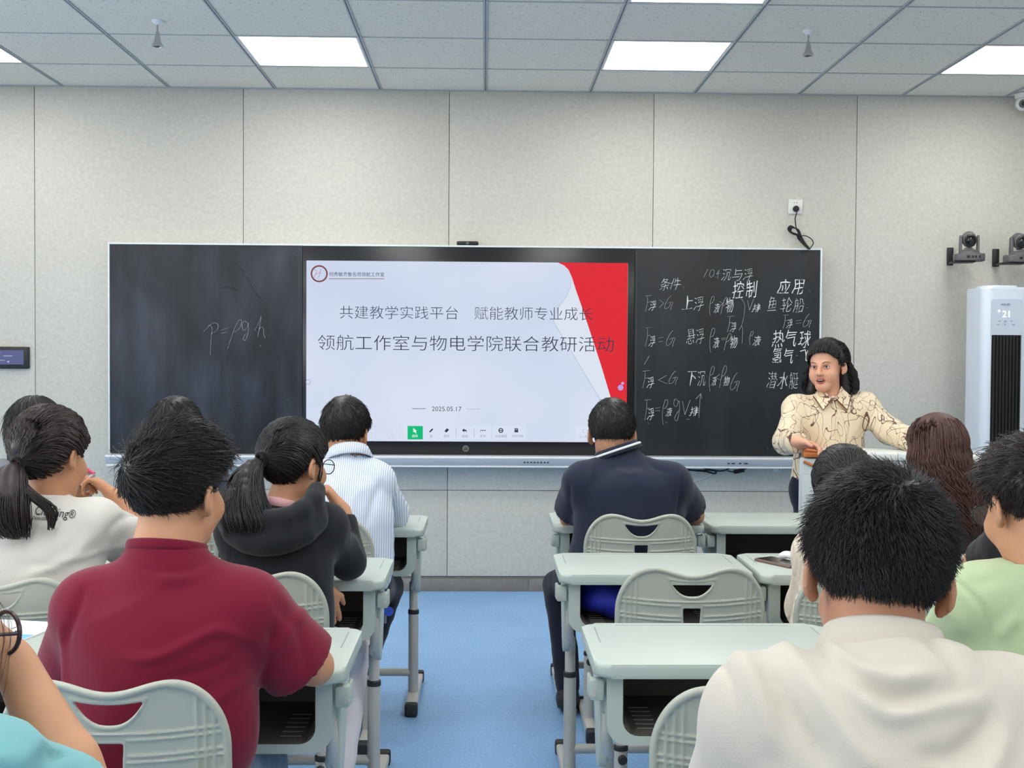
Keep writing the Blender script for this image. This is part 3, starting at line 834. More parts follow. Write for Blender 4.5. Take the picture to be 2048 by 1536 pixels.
# pan-tilt cameras on wall brackets
m_cam = mat('camera_grey', srgb(96, 95, 96), 0.4, noise=0.05)
def ptz(px, py, label, rz):
    p = P(px, py, 6.62)
    t = empty('pan_tilt_camera', (p.x, 6.62, p.z), label, 'camera', 'grey cameras on the front wall', rz)
    t.scale = (1, 1, 1.14)
    MB().bb(-0.098, -0.062, 0.15, 0.17, -0.045, 0.045, 0.004).build('wall_plate', m_black, t)
    MB().bb(-0.09, -0.068, 0.0, 0.155, -0.040, -0.032, 0.003).bb(-0.085, 0.03, -0.04, 0.06, -0.043, -0.036, 0.002).build('bracket_arm', m_black, t)
    MB().prism(rrect(0.165, 0.13, 0.045, 8), -0.035, 0.0, 'z', 0.006).build('camera_base', m_cam, t)
    MB().prism(rrect(0.155, 0.12, 0.042, 8), -0.0365, -0.030, 'z').build('base_foot', m_black, t)
    for k, w in enumerate((0.016, 0.010, 0.010, 0.010)):
        x = (-0.012, 0.012, 0.028, 0.048)[k]
        MB().bb(x - w / 2, x + w / 2, -0.067, -0.062, -0.023, -0.011, 0.001).build('port', m_black, t)
    MB().lathe([(0.058, 0.0), (0.056, 0.012), (0.044, 0.02)], (0, 0, 0), 28).build('turntable', m_cam, t)
    for s in (-1, 1):
        arm = [(-0.022, 0.0), (0.026, 0.0), (0.018, 0.05), (0.014, 0.088), (-0.012, 0.092), (-0.02, 0.06)]
        MB().prism(arm, s * 0.040, s * 0.053, 'x', 0.003).build('fork_arm', m_cam, t)
    hd_ = MB().lathe([(0.002, 0.046), (0.025, 0.044), (0.036, 0.034), (0.040, 0.0), (0.038, -0.034), (0.030, -0.046), (0.002, -0.048)], (0, 0.004, 0.072), 28, (math.radians(100), 0, 0))
    hd_.build('camera_head', m_cam, t)
    MB().lathe([(0.031, 0), (0.031, 0.016), (0.026, 0.020), (0.022, 0.012), (0.001, 0.012)], (0, -0.034, 0.064), 28, (math.radians(100), 0, 0)).build('lens_ring', m_black, t)
    m_lens = mat('lens_glass', srgb(12, 12, 16), 0.05, spec=0.8)
    MB().lathe([(0.021, 0), (0.014, 0.005), (0.001, 0.007)], (0, -0.044, 0.062), 24, (math.radians(100), 0, 0)).build('lens', m_lens, t)
    MB().lathe([(0.030, -0.001), (0.028, 0.001)], (0, -0.010, 0.024), 24, (math.radians(20), 0, 0)).build('head_stripe', m_wplastic, t)
    return t
ptz(1938, 508, 'grey swivel camera on a black wall bracket, left of the two', math.radians(-14))
ptz(2039, 511, 'grey swivel camera on a black wall bracket cut by the right photo edge', math.radians(-6))

# dome camera up by the ceiling
p = P(2046, 205, 6.70)
t = empty('dome_camera', (p.x, 6.70, CEIL_Z - 0.004), 'small white ball security camera under the ceiling at top right', 'camera')
MB().lathe([(0.045, 0.0), (0.045, -0.02), (0.038, -0.028)], (0, 0, 0), 28).build('mount_base', m_wplastic, t)
MB().lathe([(0.001, 0.042), (0.024, 0.035), (0.038, 0.018), (0.042, 0.0), (0.038, -0.018), (0.024, -0.035), (0.001, -0.042)], (0, 0, -0.055), 28).build('ball', m_wplastic, t)
MB().lathe([(0.024, 0), (0.024, 0.012), (0.018, 0.014)], (-0.012, -0.030, -0.062), 24, (math.radians(100), 0, math.radians(-20))).build('lens_ring', m_dkgrey, t)
MB().lathe([(0.012, 0), (0.008, 0.004)], (-0.017, -0.045, -0.065), 24, (math.radians(100), 0, math.radians(-20))).build('lens', m_black, t)

# control tablet on the left of the front wall
p0, p1 = P(-48, 693, WALL_Y), P(60.5, 737.5, WALL_Y)
t = empty('wall_tablet', ((p0.x + p1.x) / 2, WALL_Y, (p0.z + p1.z) / 2), 'black control tablet with a lit blue screen on the wall at left', 'tablet')
w, h = p1.x - p0.x, p0.z - p1.z
MB().bb(-w / 2, w / 2, -0.024, 0, -h / 2, h / 2, 0.006).build('casing', m_black, t)
m_tab = emis('tablet_screen', srgb(104, 112, 158), 0.8)
MB().bb(-w / 2 + 0.03, w / 2 - 0.028, -0.0255, -0.0235, -h / 2 + 0.024, h / 2 - 0.020).build('screen', m_tab, t)
for (a, b, c0, c1) in ((0.012, 0.062, 0.008, 0.012), (-0.02, 0.02, -0.016, -0.013), (0.034, 0.044, -0.028, -0.018), (-0.03, -0.005, 0.028, 0.033)):
    MB().bb(a, b, -0.0262, -0.0254, c0, c1).build('screen_text', emis('tablet_text', srgb(190, 200, 225), 0.8), t)

# socket and cables under the tray
c = P(1554, 937, WALL_Y)
t = empty('wall_outlet', (c.x, WALL_Y, c.z), 'white double socket on the wall just below the chalk tray', 'wall outlet')
MB().bb(-0.024, 0.024, -0.012, 0, -0.018, 0.016, 0.003).build('face_plate', m_wplastic, t)
for q in ((-0.012, 0.003), (0.012, 0.003), (0.012, -0.008)): MB().bb(q[0] - 0.003, q[0] + 0.003, -0.013, -0.011, q[1] - 0.003, q[1] + 0.003).build('socket_hole', m_dkgrey, t)
def cab(name, label, pts, m, r, Y=6.76, extra=None):
    ps = [P(a, b, Y) for a, b in pts]
    o = ps[0]
    t = empty(name, o, label, 'cable')
    MB().tube([tuple(p) for p in smooth_path([tuple(q - o) for q in ps], 5)], r, 8).build('cord', m, t)
    if extra: extra(t, o)
    return t
def brick(t, o):
    q = P(1478, 942, 6.76) - o
    MB().box(tuple(q), (0.062, 0.026, 0.022), 0.005, (0, -0.2, 0)).build('adapter', m_black, t)
cab('power_cable', 'black cable with a small adapter hanging below the chalk tray', [(1400, 932), (1408, 936), (1425, 940), (1440, 942), (1452, 940), (1462, 934), (1468, 930)], m_cord, 0.0045)
cab('adapter_cable', 'black adapter lead below the right end of the chalk tray', [(1455, 942), (1467, 944), (1478, 942), (1490, 938), (1500, 934), (1507, 931)], m_cord, 0.003, 6.75, brick)
cab('power_cable', 'thick black cable bundle behind the navy shirt below the tray', [(1362, 932), (1372, 938), (1390, 941), (1412, 943), (1428, 947), (1432, 943), (1420, 940), (1404, 941), (1375, 940)], m_cord, 0.005, 6.77)
cab('white_cable', 'white cord curving from the cable bundle down the wall', [(1428, 943), (1420, 950), (1405, 958), (1385, 962), (1365, 961), (1350, 955)], m_wplastic, 0.0026, 6.785)

# hanging fittings under the ceiling
m_chrome = mat('polished_metal', srgb(190, 190, 190), 0.2, metal=0.9)
for px, py, lab in ((315, 41, 'small silver bell-shaped fitting hanging from the left of the ceiling'), (1617, 61, 'small silver bell-shaped fitting hanging from the right of the ceiling')):
    d = CAMROT @ Vector(((px - 1024) / FOCAL, -(py - 768) / FOCAL, -1.0))
    Yc = (CEIL_Z - CAM.z) / d.z * d.y
    q = P(px, py, Yc)
    t = empty('ceiling_pendant', (q.x, q.y, CEIL_Z), lab, 'ceiling fitting', 'silver fittings hanging from the ceiling')
    MB().lathe([(0.026, 0.0), (0.025, -0.006), (0.012, -0.017), (0.006, -0.02)], (0, 0, 0), 24).build('canopy', m_white, t)
    MB().lathe([(0.0045, -0.018), (0.0045, -0.05), (0.008, -0.052), (0.008, -0.06)], (0, 0, 0), 14).build('stem', m_chrome, t)
    MB().lathe([(0.008, -0.058), (0.011, -0.07), (0.017, -0.098), (0.026, -0.112), (0.027, -0.118), (0.020, -0.118), (0.018, -0.11)], (0, 0, 0), 28).build('bell', m_chrome, t)
    MB().lathe([(0.011, -0.105), (0.012, -0.119), (0.004, -0.121)], (0, 0, 0), 20).build('insert', m_dkgrey, t)

# ---------------------------------------------------------------- tall air unit
m_ac = mat('air_unit_white', srgb(222, 230, 240), 0.3)
m_grill = mat('air_unit_grille', srgb(24, 22, 22), 0.4)
AY = 6.30
q0, q1 = P(1967.5, 660, AY), P(2061, 660, AY)
zt2 = P(2010, 574, AY).z
w = q1.x - q0.x
t = empty('air_unit', ((q0.x + q1.x) / 2, AY + 0.14, 0), 'tall white floor-standing air unit with a black grille and lit display', 'air conditioner')
MB().prism(rrect(w, 0.26, 0.05, 8), 0.05, zt2, 'z', 0.010).build('casing', m_ac, t)
MB().prism(rrect(w + 0.03, 0.30, 0.05, 8), 0.0, 0.05, 'z', 0.006).build('base', m_ac, t)
MB().prism(rrect(w * 0.72, 0.18, 0.05, 8), zt2 - 0.002, zt2 + 0.012, 'z', 0.004).build('top_vent', m_ac, t)
fy = -0.13
pz = lambda y: P(2014, y, AY).z
MB().prism(rrect(0.172, pz(598) - pz(680), 0.018, 6, 0, (pz(598) + pz(680)) / 2), fy - 0.003, fy + 0.002).build('control_panel', mat('air_unit_panel', srgb(206, 215, 228), 0.25), t)
MB().bb(-0.080, 0.080, fy - 0.004, fy + 0.01, 0.35, pz(670)).build('grille_back', m_grill, t)
for k in range(9):
    x = -0.072 + 0.018 * k
    MB().bb(x - 0.003, x + 0.003, fy - 0.014, fy - 0.002, 0.36, pz(672), 0.001).build('louvre', m_grill, t)
m_dig = emis('air_unit_digits', srgb(250, 252, 255), 1.6)
def dig(s, px, py, h, m, nm='display_digits'):
    p = P(px, py, AY); k = P(px, py - h / 2, AY).z; k2 = P(px, py + h / 2, AY).z
    text_fit(nm, s, p.x - t.location.x - 0.06, p.x - t.location.x + 0.06, k2, k, fy - 0.0045, m, t)
dig('21', 2013, 628, 13, m_dig); dig('°', 1999, 622, 5, m_dig)
dig('PHILIPS', 2012, 609, 4.2, mat('air_unit_letter', srgb(120, 130, 145), 0.4), 'lettering')
for k, (a, b) in enumerate(((2000, 642), (2012, 642), (2024, 642), (1997, 649), (2011, 649), (2028, 649))):
    p = P(a, b, AY); MB().bb(p.x - t.location.x - 0.006, p.x - t.location.x + 0.006, fy - 0.005, fy - 0.002, p.z - 0.0012, p.z + 0.0012).build('button_mark', mat('air_unit_letter', srgb(120, 130, 145), 0.4), t)

# ---------------------------------------------------------------- lectern
LY = 5.05
m_lect = mat('lectern_grey', srgb(190, 199, 200), 0.45)
m_lect2 = mat('lectern_top', srgb(214, 218, 214), 0.5)
m_wood = mat('orange_wood', srgb(200, 112, 52), 0.45, noise=0.15, nscale=14)
a, b = P(1598, 915, 5.23), P(1964, 915, 5.01)
zl = P(1750, 907, 5.12).z
lw = (b - a).xy.length
LA = math.atan2(b.y - a.y, b.x - a.x)
mid = (a + b) / 2
lec = empty('lectern', (mid.x - 0.14 * math.sin(LA), mid.y + 0.14 * math.cos(LA), 0), 'pale grey lectern with an orange wooden corner the teacher leans on', 'lectern', None, LA)
MB().bb(-lw / 2, lw / 2, -0.14, 0.14, 0.06, zl - 0.03, 0.012).build('cabinet', m_lect, lec)
MB().bb(-lw / 2 + 0.03, lw / 2 - 0.03, -0.12, 0.12, 0, 0.06).build('plinth', m_dkgrey, lec)
MB().bb(-lw / 2 + 0.10, lw / 2 + 0.006, -0.152, 0.145, zl - 0.03, zl, 0.006).build('top', m_lect2, lec)
MB().bb(-lw / 2 + 0.012, lw / 2 - 0.012, -0.146, -0.14, 0.12, zl - 0.10, 0.004).build('front_panel', m_lect, lec)
MB().bb(-lw / 2 + 0.018, -lw / 2 + 0.102, -0.152, 0.12, zl - 0.026, zl - 0.002, 0.006).build('wooden_corner', m_wood, lec)
MB().tube([(-lw / 2 + 0.02, -0.146, zl - 0.045), (-lw / 2 + 0.12, -0.146, zl - 0.088)], 0.006, 8).build('wooden_strip', m_wood, lec)
# ---------------------------------------------------------------- school desks and chairs
m_plas = mat('pale_green_plastic', srgb(180, 190, 182), 0.42, noise=0.02, nscale=8)
m_plas2 = mat('pale_green_plastic_rib', srgb(182, 193, 188), 0.42)
m_chair = mat('pale_green_chair_plastic', srgb(174, 177, 164), 0.42, noise=0.02, nscale=8)
m_pgroove = mat('plastic_groove', srgb(140, 152, 148), 0.5)
m_steel = mat('warm_grey_steel', srgb(196, 192, 184), 0.38, metal=0.15)
m_liner = mat('dark_tray_liner', srgb(92, 88, 82), 0.6)
m_rub = mat('black_rubber', srgb(40, 40, 42), 0.6)
DZ = 0.722
def make_desk():
    t = empty('school_desk', (0, 0, 0), 'x', 'desk', 'pale green school desks in rows')
    # top: rounded slab with a thick soft lip
    f = Field()
    f.box((0, 0, DZ - 0.013), (0.58, 0.38, 0.026), 0.012, 0)
    def hollow(X, Y, Z): # keep the slab slightly dished
        return np.maximum(np.maximum(np.abs(X) - 0.262, np.abs(Y) - 0.165), np.abs(Z - DZ) - 0.0012)
    top = MB().prism(rrect(0.58, 0.385, 0.035, 8), DZ - 0.030, DZ, 'z', 0.009).build('desk_top', m_plas, t)
    g = MB().bb(-0.21, 0.21, 0.168, 0.1705, DZ - 0.002, DZ + 0.0004).bb(-0.262, -0.259, 0.0, 0.15, DZ - 0.002, DZ + 0.0004).bb(0.259, 0.262, 0.0, 0.15, DZ - 0.002, DZ + 0.0004)
    g.build('pen_groove', m_pgroove, top)
    # storage tray, open towards the seat
    zo, zi = 0.548, 0.562
    W, Wi = 0.262, 0.228
    def U(w, z, r, n=6, ztop=DZ - 0.03):
        pts = [(-w, ztop)]
        pts += [(-w + r - r * math.cos(a), z + r - r * math.sin(a)) for a in [math.pi / 2 * k / n for k in range(n + 1)]]
        pts += [(w - r + r * math.sin(a), z + r - r * math.cos(a)) for a in [math.pi / 2 * k / n for k in range(n + 1)]]
        pts += [(w, ztop)]
        return pts
    outer, inner = U(W, zo - 0.006, 0.045), U(Wi, zi, 0.035)
    bm = bmesh.new()
    def ringv(poly, y): return [bm.verts.new((p[0], y, p[1])) for p in poly]
    o0, i0, o1, i1 = ringv(outer, -0.165), ringv(inner, -0.165), ringv(outer, 0.15), ringv(inner, 0.14)
    n = len(outer)
    for k in range(n - 1):
        bm.faces.new((o0[k], o0[k + 1], i0[k + 1], i0[k]))
        bm.faces.new((o0[k], o1[k], o1[k + 1], o0[k + 1]))
    bm.faces.new(o1)
    mb = MB(); mb.bm.free(); mb.bm = bm
    mb.build('storage_tray', m_plas, t)
    ln = MB()
    ln.bb(-Wi, Wi, 0.128, 0.14, zi, DZ - 0.03).bb(-Wi + 0.02, Wi - 0.02, -0.160, 0.14, zi - 0.004, zi + 0.002).bb(-Wi - 0.003, -Wi + 0.002, -0.16, 0.14, zi + 0.02, DZ - 0.03).bb(Wi - 0.002, Wi + 0.003, -0.16, 0.14, zi + 0.02, DZ - 0.03)
    for s in (-1, 1):
        ln.box((s * (Wi - 0.012), -0.01, zi + 0.012), (0.034, 0.296, 0.003), 0, (0, -s * 0.8, 0))
    liner = ln.build('tray_liner', m_liner, t)
    sm = MB().bb(-0.022, 0.022, -0.0015, 0.0015, 0, 0.003).mesh('vent_slot')
    sm.materials.append(mat('slot_grey', srgb(120, 120, 114), 0.5))
    for s in (-1, 1):
        for k in range(6):
            link('vent_slot', sm, None, liner, (s * 0.17, -0.12 + 0.03 * k, zi + 0.0012))
    for s in (-1, 1):
        # hanging bracket lobe and side clip with bolt
        lobe = [(-0.10, DZ - 0.035), (-0.10, 0.50)] + [(-0.06 - 0.04 * math.cos(a), 0.50 - 0.04 * math.sin(a)) for a in (0.5, 1.05, 1.57, 2.1, 2.6)] + [(-0.02, 0.50), (0.02, 0.58), (0.06, DZ - 0.035)]
        MB().prism(lobe, s * 0.2525, s * 0.272, 'x', 0.004).build('side_bracket', m_plas, t)
        cl = MB().bb(s * 0.266, s * 0.2975, -0.155, -0.125, DZ - 0.088, DZ - 0.042, 0.006).build('side_clip', m_plas, t)
        MB().bb(s * 0.289, s * 0.2985, -0.13, -0.09, DZ - 0.088, DZ - 0.042, 0.004).build('clip_cheek', m_plas, cl)
        MB().lathe([(0.006, 0), (0.006, 0.004), (0.003, 0.004)], (s * 0.290, -0.155, DZ - 0.072), 12, (math.pi / 2, 0, 0)).build('bolt', m_steel, cl)
        x = s * 0.243
        arc = smooth_path([(x + s * 0.012, -0.125, 0.60), (x + s * 0.014, -0.118, 0.545), (x + s * 0.006, -0.08, 0.495), (x, -0.03, 0.478), (x, 0.01, 0.47)], 5)
        MB().tube([tuple(p) for p in arc], 0.0125, 12).build('support_arm', m_steel, t)
        arc = smooth_path([(x, 0.10, 0.60), (x, 0.085, 0.545), (x, 0.05, 0.50), (x, 0.012, 0.475)], 5)
        MB().tube([tuple(p) for p in arc], 0.0125, 12).build('support_arm', m_steel, t)
        MB().lathe([(0.0165, 0.36), (0.0165, 0.485), (0.012, 0.492)], (x, 0.012, 0), 18).build('inner_leg', m_steel, t)
        leg = MB().lathe([(0.0195, 0.05), (0.0195, 0.372)], (x, 0.012, 0), 18).build('leg', m_steel, t)
        MB().lathe([(0.0212, 0.364), (0.0212, 0.378), (0.018, 0.381)], (x, 0.012, 0), 18).build('collar', m_rub, leg)
        foot = MB().prism([(-0.11, 0.012), (0.355, 0.012), (0.355, 0.040), (0.02, 0.060), (-0.03, 0.060), (-0.11, 0.042)], x - 0.021, x + 0.021, 'x', 0.007).build('foot', m_steel, t)
        for y0, y1 in ((-0.128, -0.085), (0.335, 0.372)):
            MB().bb(x - 0.0245, x + 0.0245, y0, y1, 0.0, 0.050, 0.009, 3).build('foot_cap', m_rub, foot)
    MB().tube([(-0.243, 0.012, 0.135), (0.243, 0.012, 0.135)], 0.015, 14).build('crossbar', m_steel, t)
    return t

def chair_back_mesh():
    f = Field()
    H = 0.345
    def bend(X): return 0.75 * X * X
    def outline(X, Z):
        ax = np.abs(X)
        top = H - 0.010 * (1 + np.cos(np.pi * np.minimum(ax, 0.104) / 0.104))
        zc = H - 0.125
        d1 = Z - top
        q = np.sqrt((np.maximum(ax - 0.104, 0) / 0.096) ** 2 + (np.maximum(Z - zc, 0) / 0.125) ** 2) - 1
        d2 = q * 0.105
        wside = 0.200 - 0.02 * np.clip((0.12 - Z) / 0.12, 0, 1) ** 2
        d = np.where(ax < 0.104, d1, np.where(Z > zc, d2, ax - wside))
        d = np.where((ax < 0.104), np.maximum(d1, -1), d)
        return np.maximum(d, -Z)
    def hole(X, Z):
        u = X / 0.060
        return np.maximum(Z - (0.3095 - 0.006 * (1 - u * u)), (0.3095 - 0.043 * (1 - np.abs(u) ** 2.5)) - Z)
    def keyh(X, Z):
        hw = 0.017 + (Z - 0.11) * 0.055
        return np.maximum(np.maximum(np.abs(X) - hw, Z - 0.235), 0.10 - Z)
    def band(Z, z0): return np.abs(Z - z0)
    def fn(X, Y, Z):
        X, Y, Z = np.broadcast_arrays(X, Y, Z)
        y = Y - bend(X)
        o = outline(X, Z); h = hole(X, Z); kh = keyh(X, Z)
        panel = np.maximum(np.abs(y) - 0.0028, np.maximum(o, np.maximum(-h, -kh)))
        rim = np.sqrt((o + 0.006) ** 2 + (y / 1.25) ** 2) - 0.0072
        rh = np.sqrt((h - 0.004) ** 2 + (y / 1.3) ** 2) - 0.0045
        rk = np.sqrt((kh - 0.003) ** 2 + (y / 1.3) ** 2) - 0.0036
        d = np.minimum(np.minimum(panel, rim), np.minimum(rh, rk))
        sag = 0.010 * (1 - (X / 0.2) ** 2)
        inside = np.maximum(o + 0.004, 0.006 - kh)
        for z0 in (0.262, 0.251, 0.222, 0.211, 0.182, 0.171, 0.13, 0.119, 0.075, 0.064):
            r = np.maximum(np.sqrt((Z - (z0 - sag)) ** 2 + ((y + 0.0028) / 1.5) ** 2) - 0.0026, inside)
            d = np.minimum(d, r)
        for x0 in (0.146, 0.160, 0.174):
            r = np.maximum(np.maximum(np.sqrt((np.abs(X) - x0) ** 2 + ((y + 0.0028) / 1.7) ** 2) - 0.0024, o + 0.004), 0.18 - Z)
            d = np.minimum(d, r)
        return np.maximum(d, 0.002 - Z)
    f.add(fn, (-0.21, -0.012, 0.0), (0.21, 0.055, H + 0.005), 0)
    V, F = f.mesh(0.0029)
    V = smooth_mesh(V, F, 1, 0.5)
    # lean back a little towards the top
    V[:, 1] -= 0.10 * V[:, 2]
    return mesh_from('backrest', V, F, True)

def make_chair():
    t = empty('school_chair', (0, 0, 0), 'x', 'chair', 'pale green school chairs')
    # local origin on the floor; backrest plane near y = 0, the seat reaches towards +y
    me = chair_back_mesh()
    bk = link('backrest', me, m_chair, t, (0, 0.02, 0.468))
    for s in (-1, 1):
        po = smooth_path([(s * 0.160, -0.004, 0.655), (s * 0.160, 0.000, 0.62), (s * 0.160, 0.014, 0.55), (s * 0.162, 0.028, 0.48), (s * 0.165, 0.07, 0.44), (s * 0.168, 0.14, 0.43)], 5)
        MB().tube([tuple(p) for p in po], [0.013] * 3 + [0.0165] * (len(po) - 3), 12, flat=0.8).build('back_support', m_chair, t)
    seat = MB().prism(rrect(0.39, 0.38, 0.06, 8, 0, 0.225), 0.425, 0.443, 'z', 0.006).build('seat', m_chair, t)
    g = MB()
    for k in range(6): g.bb(-0.17, 0.17, 0.09 + 0.05 * k, 0.093 + 0.05 * k, 0.4425, 0.4438)
    g.build('seat_groove', m_pgroove, seat)
    for s in (-1, 1):
        x = s * 0.168
        MB().bb(x - 0.012, x + 0.012, 0.06, 0.36, 0.400, 0.426, 0.006).build('seat_rail', m_steel, t)
        MB().lathe([(0.0155, 0.27), (0.0155, 0.402)], (x, 0.14, 0), 16).build('inner_leg', m_steel, t)
        leg = MB().lathe([(0.0185, 0.045), (0.0185, 0.285)], (x, 0.14, 0), 16).build('leg', m_steel, t)
        MB().lathe([(0.020, 0.278), (0.020, 0.290), (0.0165, 0.293)], (x, 0.14, 0), 16).build('collar', m_rub, leg)
        MB().lathe([(0.004, 0), (0.004, 0.012), (0.013, 0.014), (0.013, 0.024), (0.010, 0.027)], (x, 0.12, 0.262), 14, (math.pi / 2, 0, 0)).build('knob', m_rub, leg)
        foot = MB().bb(x - 0.019, x + 0.019, -0.02, 0.39, 0.014, 0.050, 0.007).build('foot', m_steel, t)
        for y0, y1 in ((-0.035, 0.01), (0.365, 0.40)):
            MB().bb(x - 0.0225, x + 0.0225, y0, y1, 0.0, 0.054, 0.009, 3).build('foot_cap', m_rub, foot)
    MB().tube([(-0.168, 0.14, 0.12), (0.168, 0.14, 0.12)], 0.013, 12).build('crossbar', m_steel, t)
    return t

desk0 = make_desk(); chair0 = make_chair()
DESKS, CHAIRS = {}, {}
def place(store, proto, key, x, y, label, rz=0.0):
    o = proto if not store else copy_tree(proto)
    o.location = (x, y, 0); o.rotation_euler = (0, 0, rz); o['label'] = label
    store[key] = o
    return o
place(DESKS, desk0, 'R1a', 0.555, 4.66, 'pale green front row desk of the man in the navy polo')
place(DESKS, desk0, 'R1b', 1.155, 4.66, 'empty pale green front row desk below the teacher')
place(DESKS, desk0, 'R1c', 1.76, 4.66, 'front row desk of the woman with long wavy hair')
place(DESKS, desk0, 'R2a', 0.515, 3.66, 'empty middle row desk with a blue bag inside, beside the aisle')
place(DESKS, desk0, 'R2b', 1.115, 3.66, 'middle row desk with a dark phone lying on it')
place(DESKS, desk0, 'R2c', 1.71, 3.66, 'middle row desk of the person in the black shirt')
place(DESKS, desk0, 'R3a', 0.525, 2.65, 'nearest empty desk right of the aisle, before the cream shirt')
place(DESKS, desk0, 'R3b', 1.125, 2.65, 'desk of the student in the pale green shirt')
place(DESKS, desk0, 'L1a', -0.515, 4.55, 'front row desk of the man in the striped shirt')
place(DESKS, desk0, 'L1b', -1.115, 4.55, 'front row desk holding the hands and phone left of the striped shirt')
place(DESKS, desk0, 'L1c', -1.715, 4.55, 'front row desk at the far left')
place(DESKS, desk0, 'L2a', -0.575, 3.56, 'middle row desk of the woman in the black hooded top')
place(DESKS, desk0, 'L2b', -1.175, 3.56, 'middle row desk of the woman in the white printed shirt')
place(DESKS, desk0, 'L3a', -0.575, 2.60, 'desk under the arm of the student in maroon')
place(DESKS, desk0, 'L3b', -1.175, 2.60, 'near left desk with a white and blue booklet on it')
for key, x, y, lab in (('R1a', 0.553, 4.13, 'chair of the man in the navy polo'), ('R1c', 1.74, 4.13, 'chair behind the woman with long wavy hair'),
                  ('R2a', 0.551, 3.10, 'empty chair between the middle and near desks right of the aisle'), ('R2b', 1.02, 3.06, 'chair under the person in ribbed cream'),
                  ('R3a', 0.487, 1.98, 'empty near chair left of the cream polo shirt'), ('R3b', 1.13, 1.94, 'chair of the student in the pale green shirt'),
                  ('L1a', -0.575, 4.00, 'chair of the man in the striped shirt'), ('L1b', -1.11, 4.02, 'chair of the man hidden behind the student in maroon'), ('L1c', -1.64, 4.00, 'chair of the front row person in grey'),
                  ('L2a', -0.60, 3.02, 'chair of the woman in the black hooded top'), ('L2b', -1.20, 2.935, 'chair of the woman in the white printed shirt'),
                  ('L3a', -0.638, 2.02, 'near chair of the student in maroon, lower left'),
                  ('R2c', 1.61, 3.06, 'chair of the person in the black shirt at right')):
    place(CHAIRS, chair0, key, x, y, 'pale green ' + lab)

# ---------------------------------------------------------------- small things on and in the desks
# blue bag inside the middle desk
m_bag = mat('blue_bag', srgb(22, 34, 150), 0.7, noise=0.15, nscale=6, bump=0.3, bscale=60)
f = Field()
f.ell((0, 0, 0.058), (0.115, 0.115, 0.052), 0.03).ell((0.05, -0.02, 0.03), (0.09, 0.09, 0.028), 0.03).ell((-0.06, 0.0, 0.075), (0.05, 0.10, 0.045), 0.03)
f.ell((0.045, -0.115, 0.028), (0.018, 0.02, 0.012), 0.01, 's')
V, F = f.mesh(0.006)
V[:, 2] += 0.004 * np.sin(V[:, 0] * 60 + V[:, 1] * 30)
V[:, 2] = np.maximum(V[:, 2], 0.001)
t = empty('cloth_bag', (0.405, 3.63, 0.565), 'deep blue cloth bag stuffed in the tray of the middle desk', 'bag')
link('bag_body', mesh_from('bag_body', V, F, True), m_bag, t)
MB().tube([tuple(p) for p in smooth_path([(0.02, -0.10, 0.04), (0.03, -0.125, 0.022), (0.06, -0.128, 0.016), (0.085, -0.11, 0.03)], 5)], 0.004, 8).build('handle', m_bag, t)
# phone on the middle desk with a wrapped key ring
m_phone = mat('phone_glass', srgb(40, 34, 34), 0.12)
m_pcase = mat('phone_case', srgb(112, 88, 78), 0.5)
c = P(1548, 1130, 3.66)
t = empty('phone', (c.x + 0.02, 3.66, DZ), 'dark phone in a brown case lying on the middle desk', 'phone', None, math.radians(30))
MB().bb(-0.038, 0.038, -0.078, 0.078, 0.0, 0.009, 0.003).build('case', m_pcase, t)
MB().bb(-0.034, 0.034, -0.074, 0.074, 0.0085, 0.0098).build('screen', m_phone, t)
m_paper = mat('white_paper', srgb(238, 238, 234), 0.8)
f = Field()
for k in range(7): f.ell((rnd.uniform(-0.03, 0.03), rnd.uniform(-0.02, 0.02), 0.010 + 0.006 * rnd.random()), (0.016, 0.012, 0.009), 0.006)
V, F = f.mesh(0.003); V[:, 2] = np.maximum(V[:, 2], 0.0005)
tag(link('tissue', mesh_from('tissue', V, F, True), m_paper, None, (c.x + 0.066, 3.69, DZ + 0.0098)), 'crumpled pale tissue on top of the phone', 'tissue')
# booklet on the near left desk
bk = empty('booklet', (-1.13, 2.70, DZ), 'white and blue printed booklet on the near left desk', 'booklet', None, math.radians(-12))
MB().bb(-0.105, 0.105, -0.148, 0.148, 0.0, 0.004, 0.001).build('pages', m_paper, bk)
m_bkb = mat('booklet_blue', srgb(120, 176, 228), 0.6, noise=0.2, nscale=16)
MB().bb(-0.104, 0.104, -0.147, 0.02, 0.0038, 0.0045).build('cover_picture', m_bkb, bk)
text_o = text_fit('cover_lettering', 'I', -0.002, 0.002, 0.0, 0.02, 0, m_dkgrey, bk)
text_o.rotation_euler = (-math.pi / 2, 0, 0); text_o.location = (0.02, 0.06, 0.0045)
# open papers on the right desks
for x, y, rz, lab in ((1.375, 3.55, 0.5, 'white sheet of paper beside the elbow in the black shirt'),):
    t = empty('paper_sheet', (x, y, DZ), lab, 'paper', None, rz)
    MB().bb(-0.075, 0.075, -0.10, 0.10, 0.0, 0.003, 0.001).build('sheet', m_paper, t)
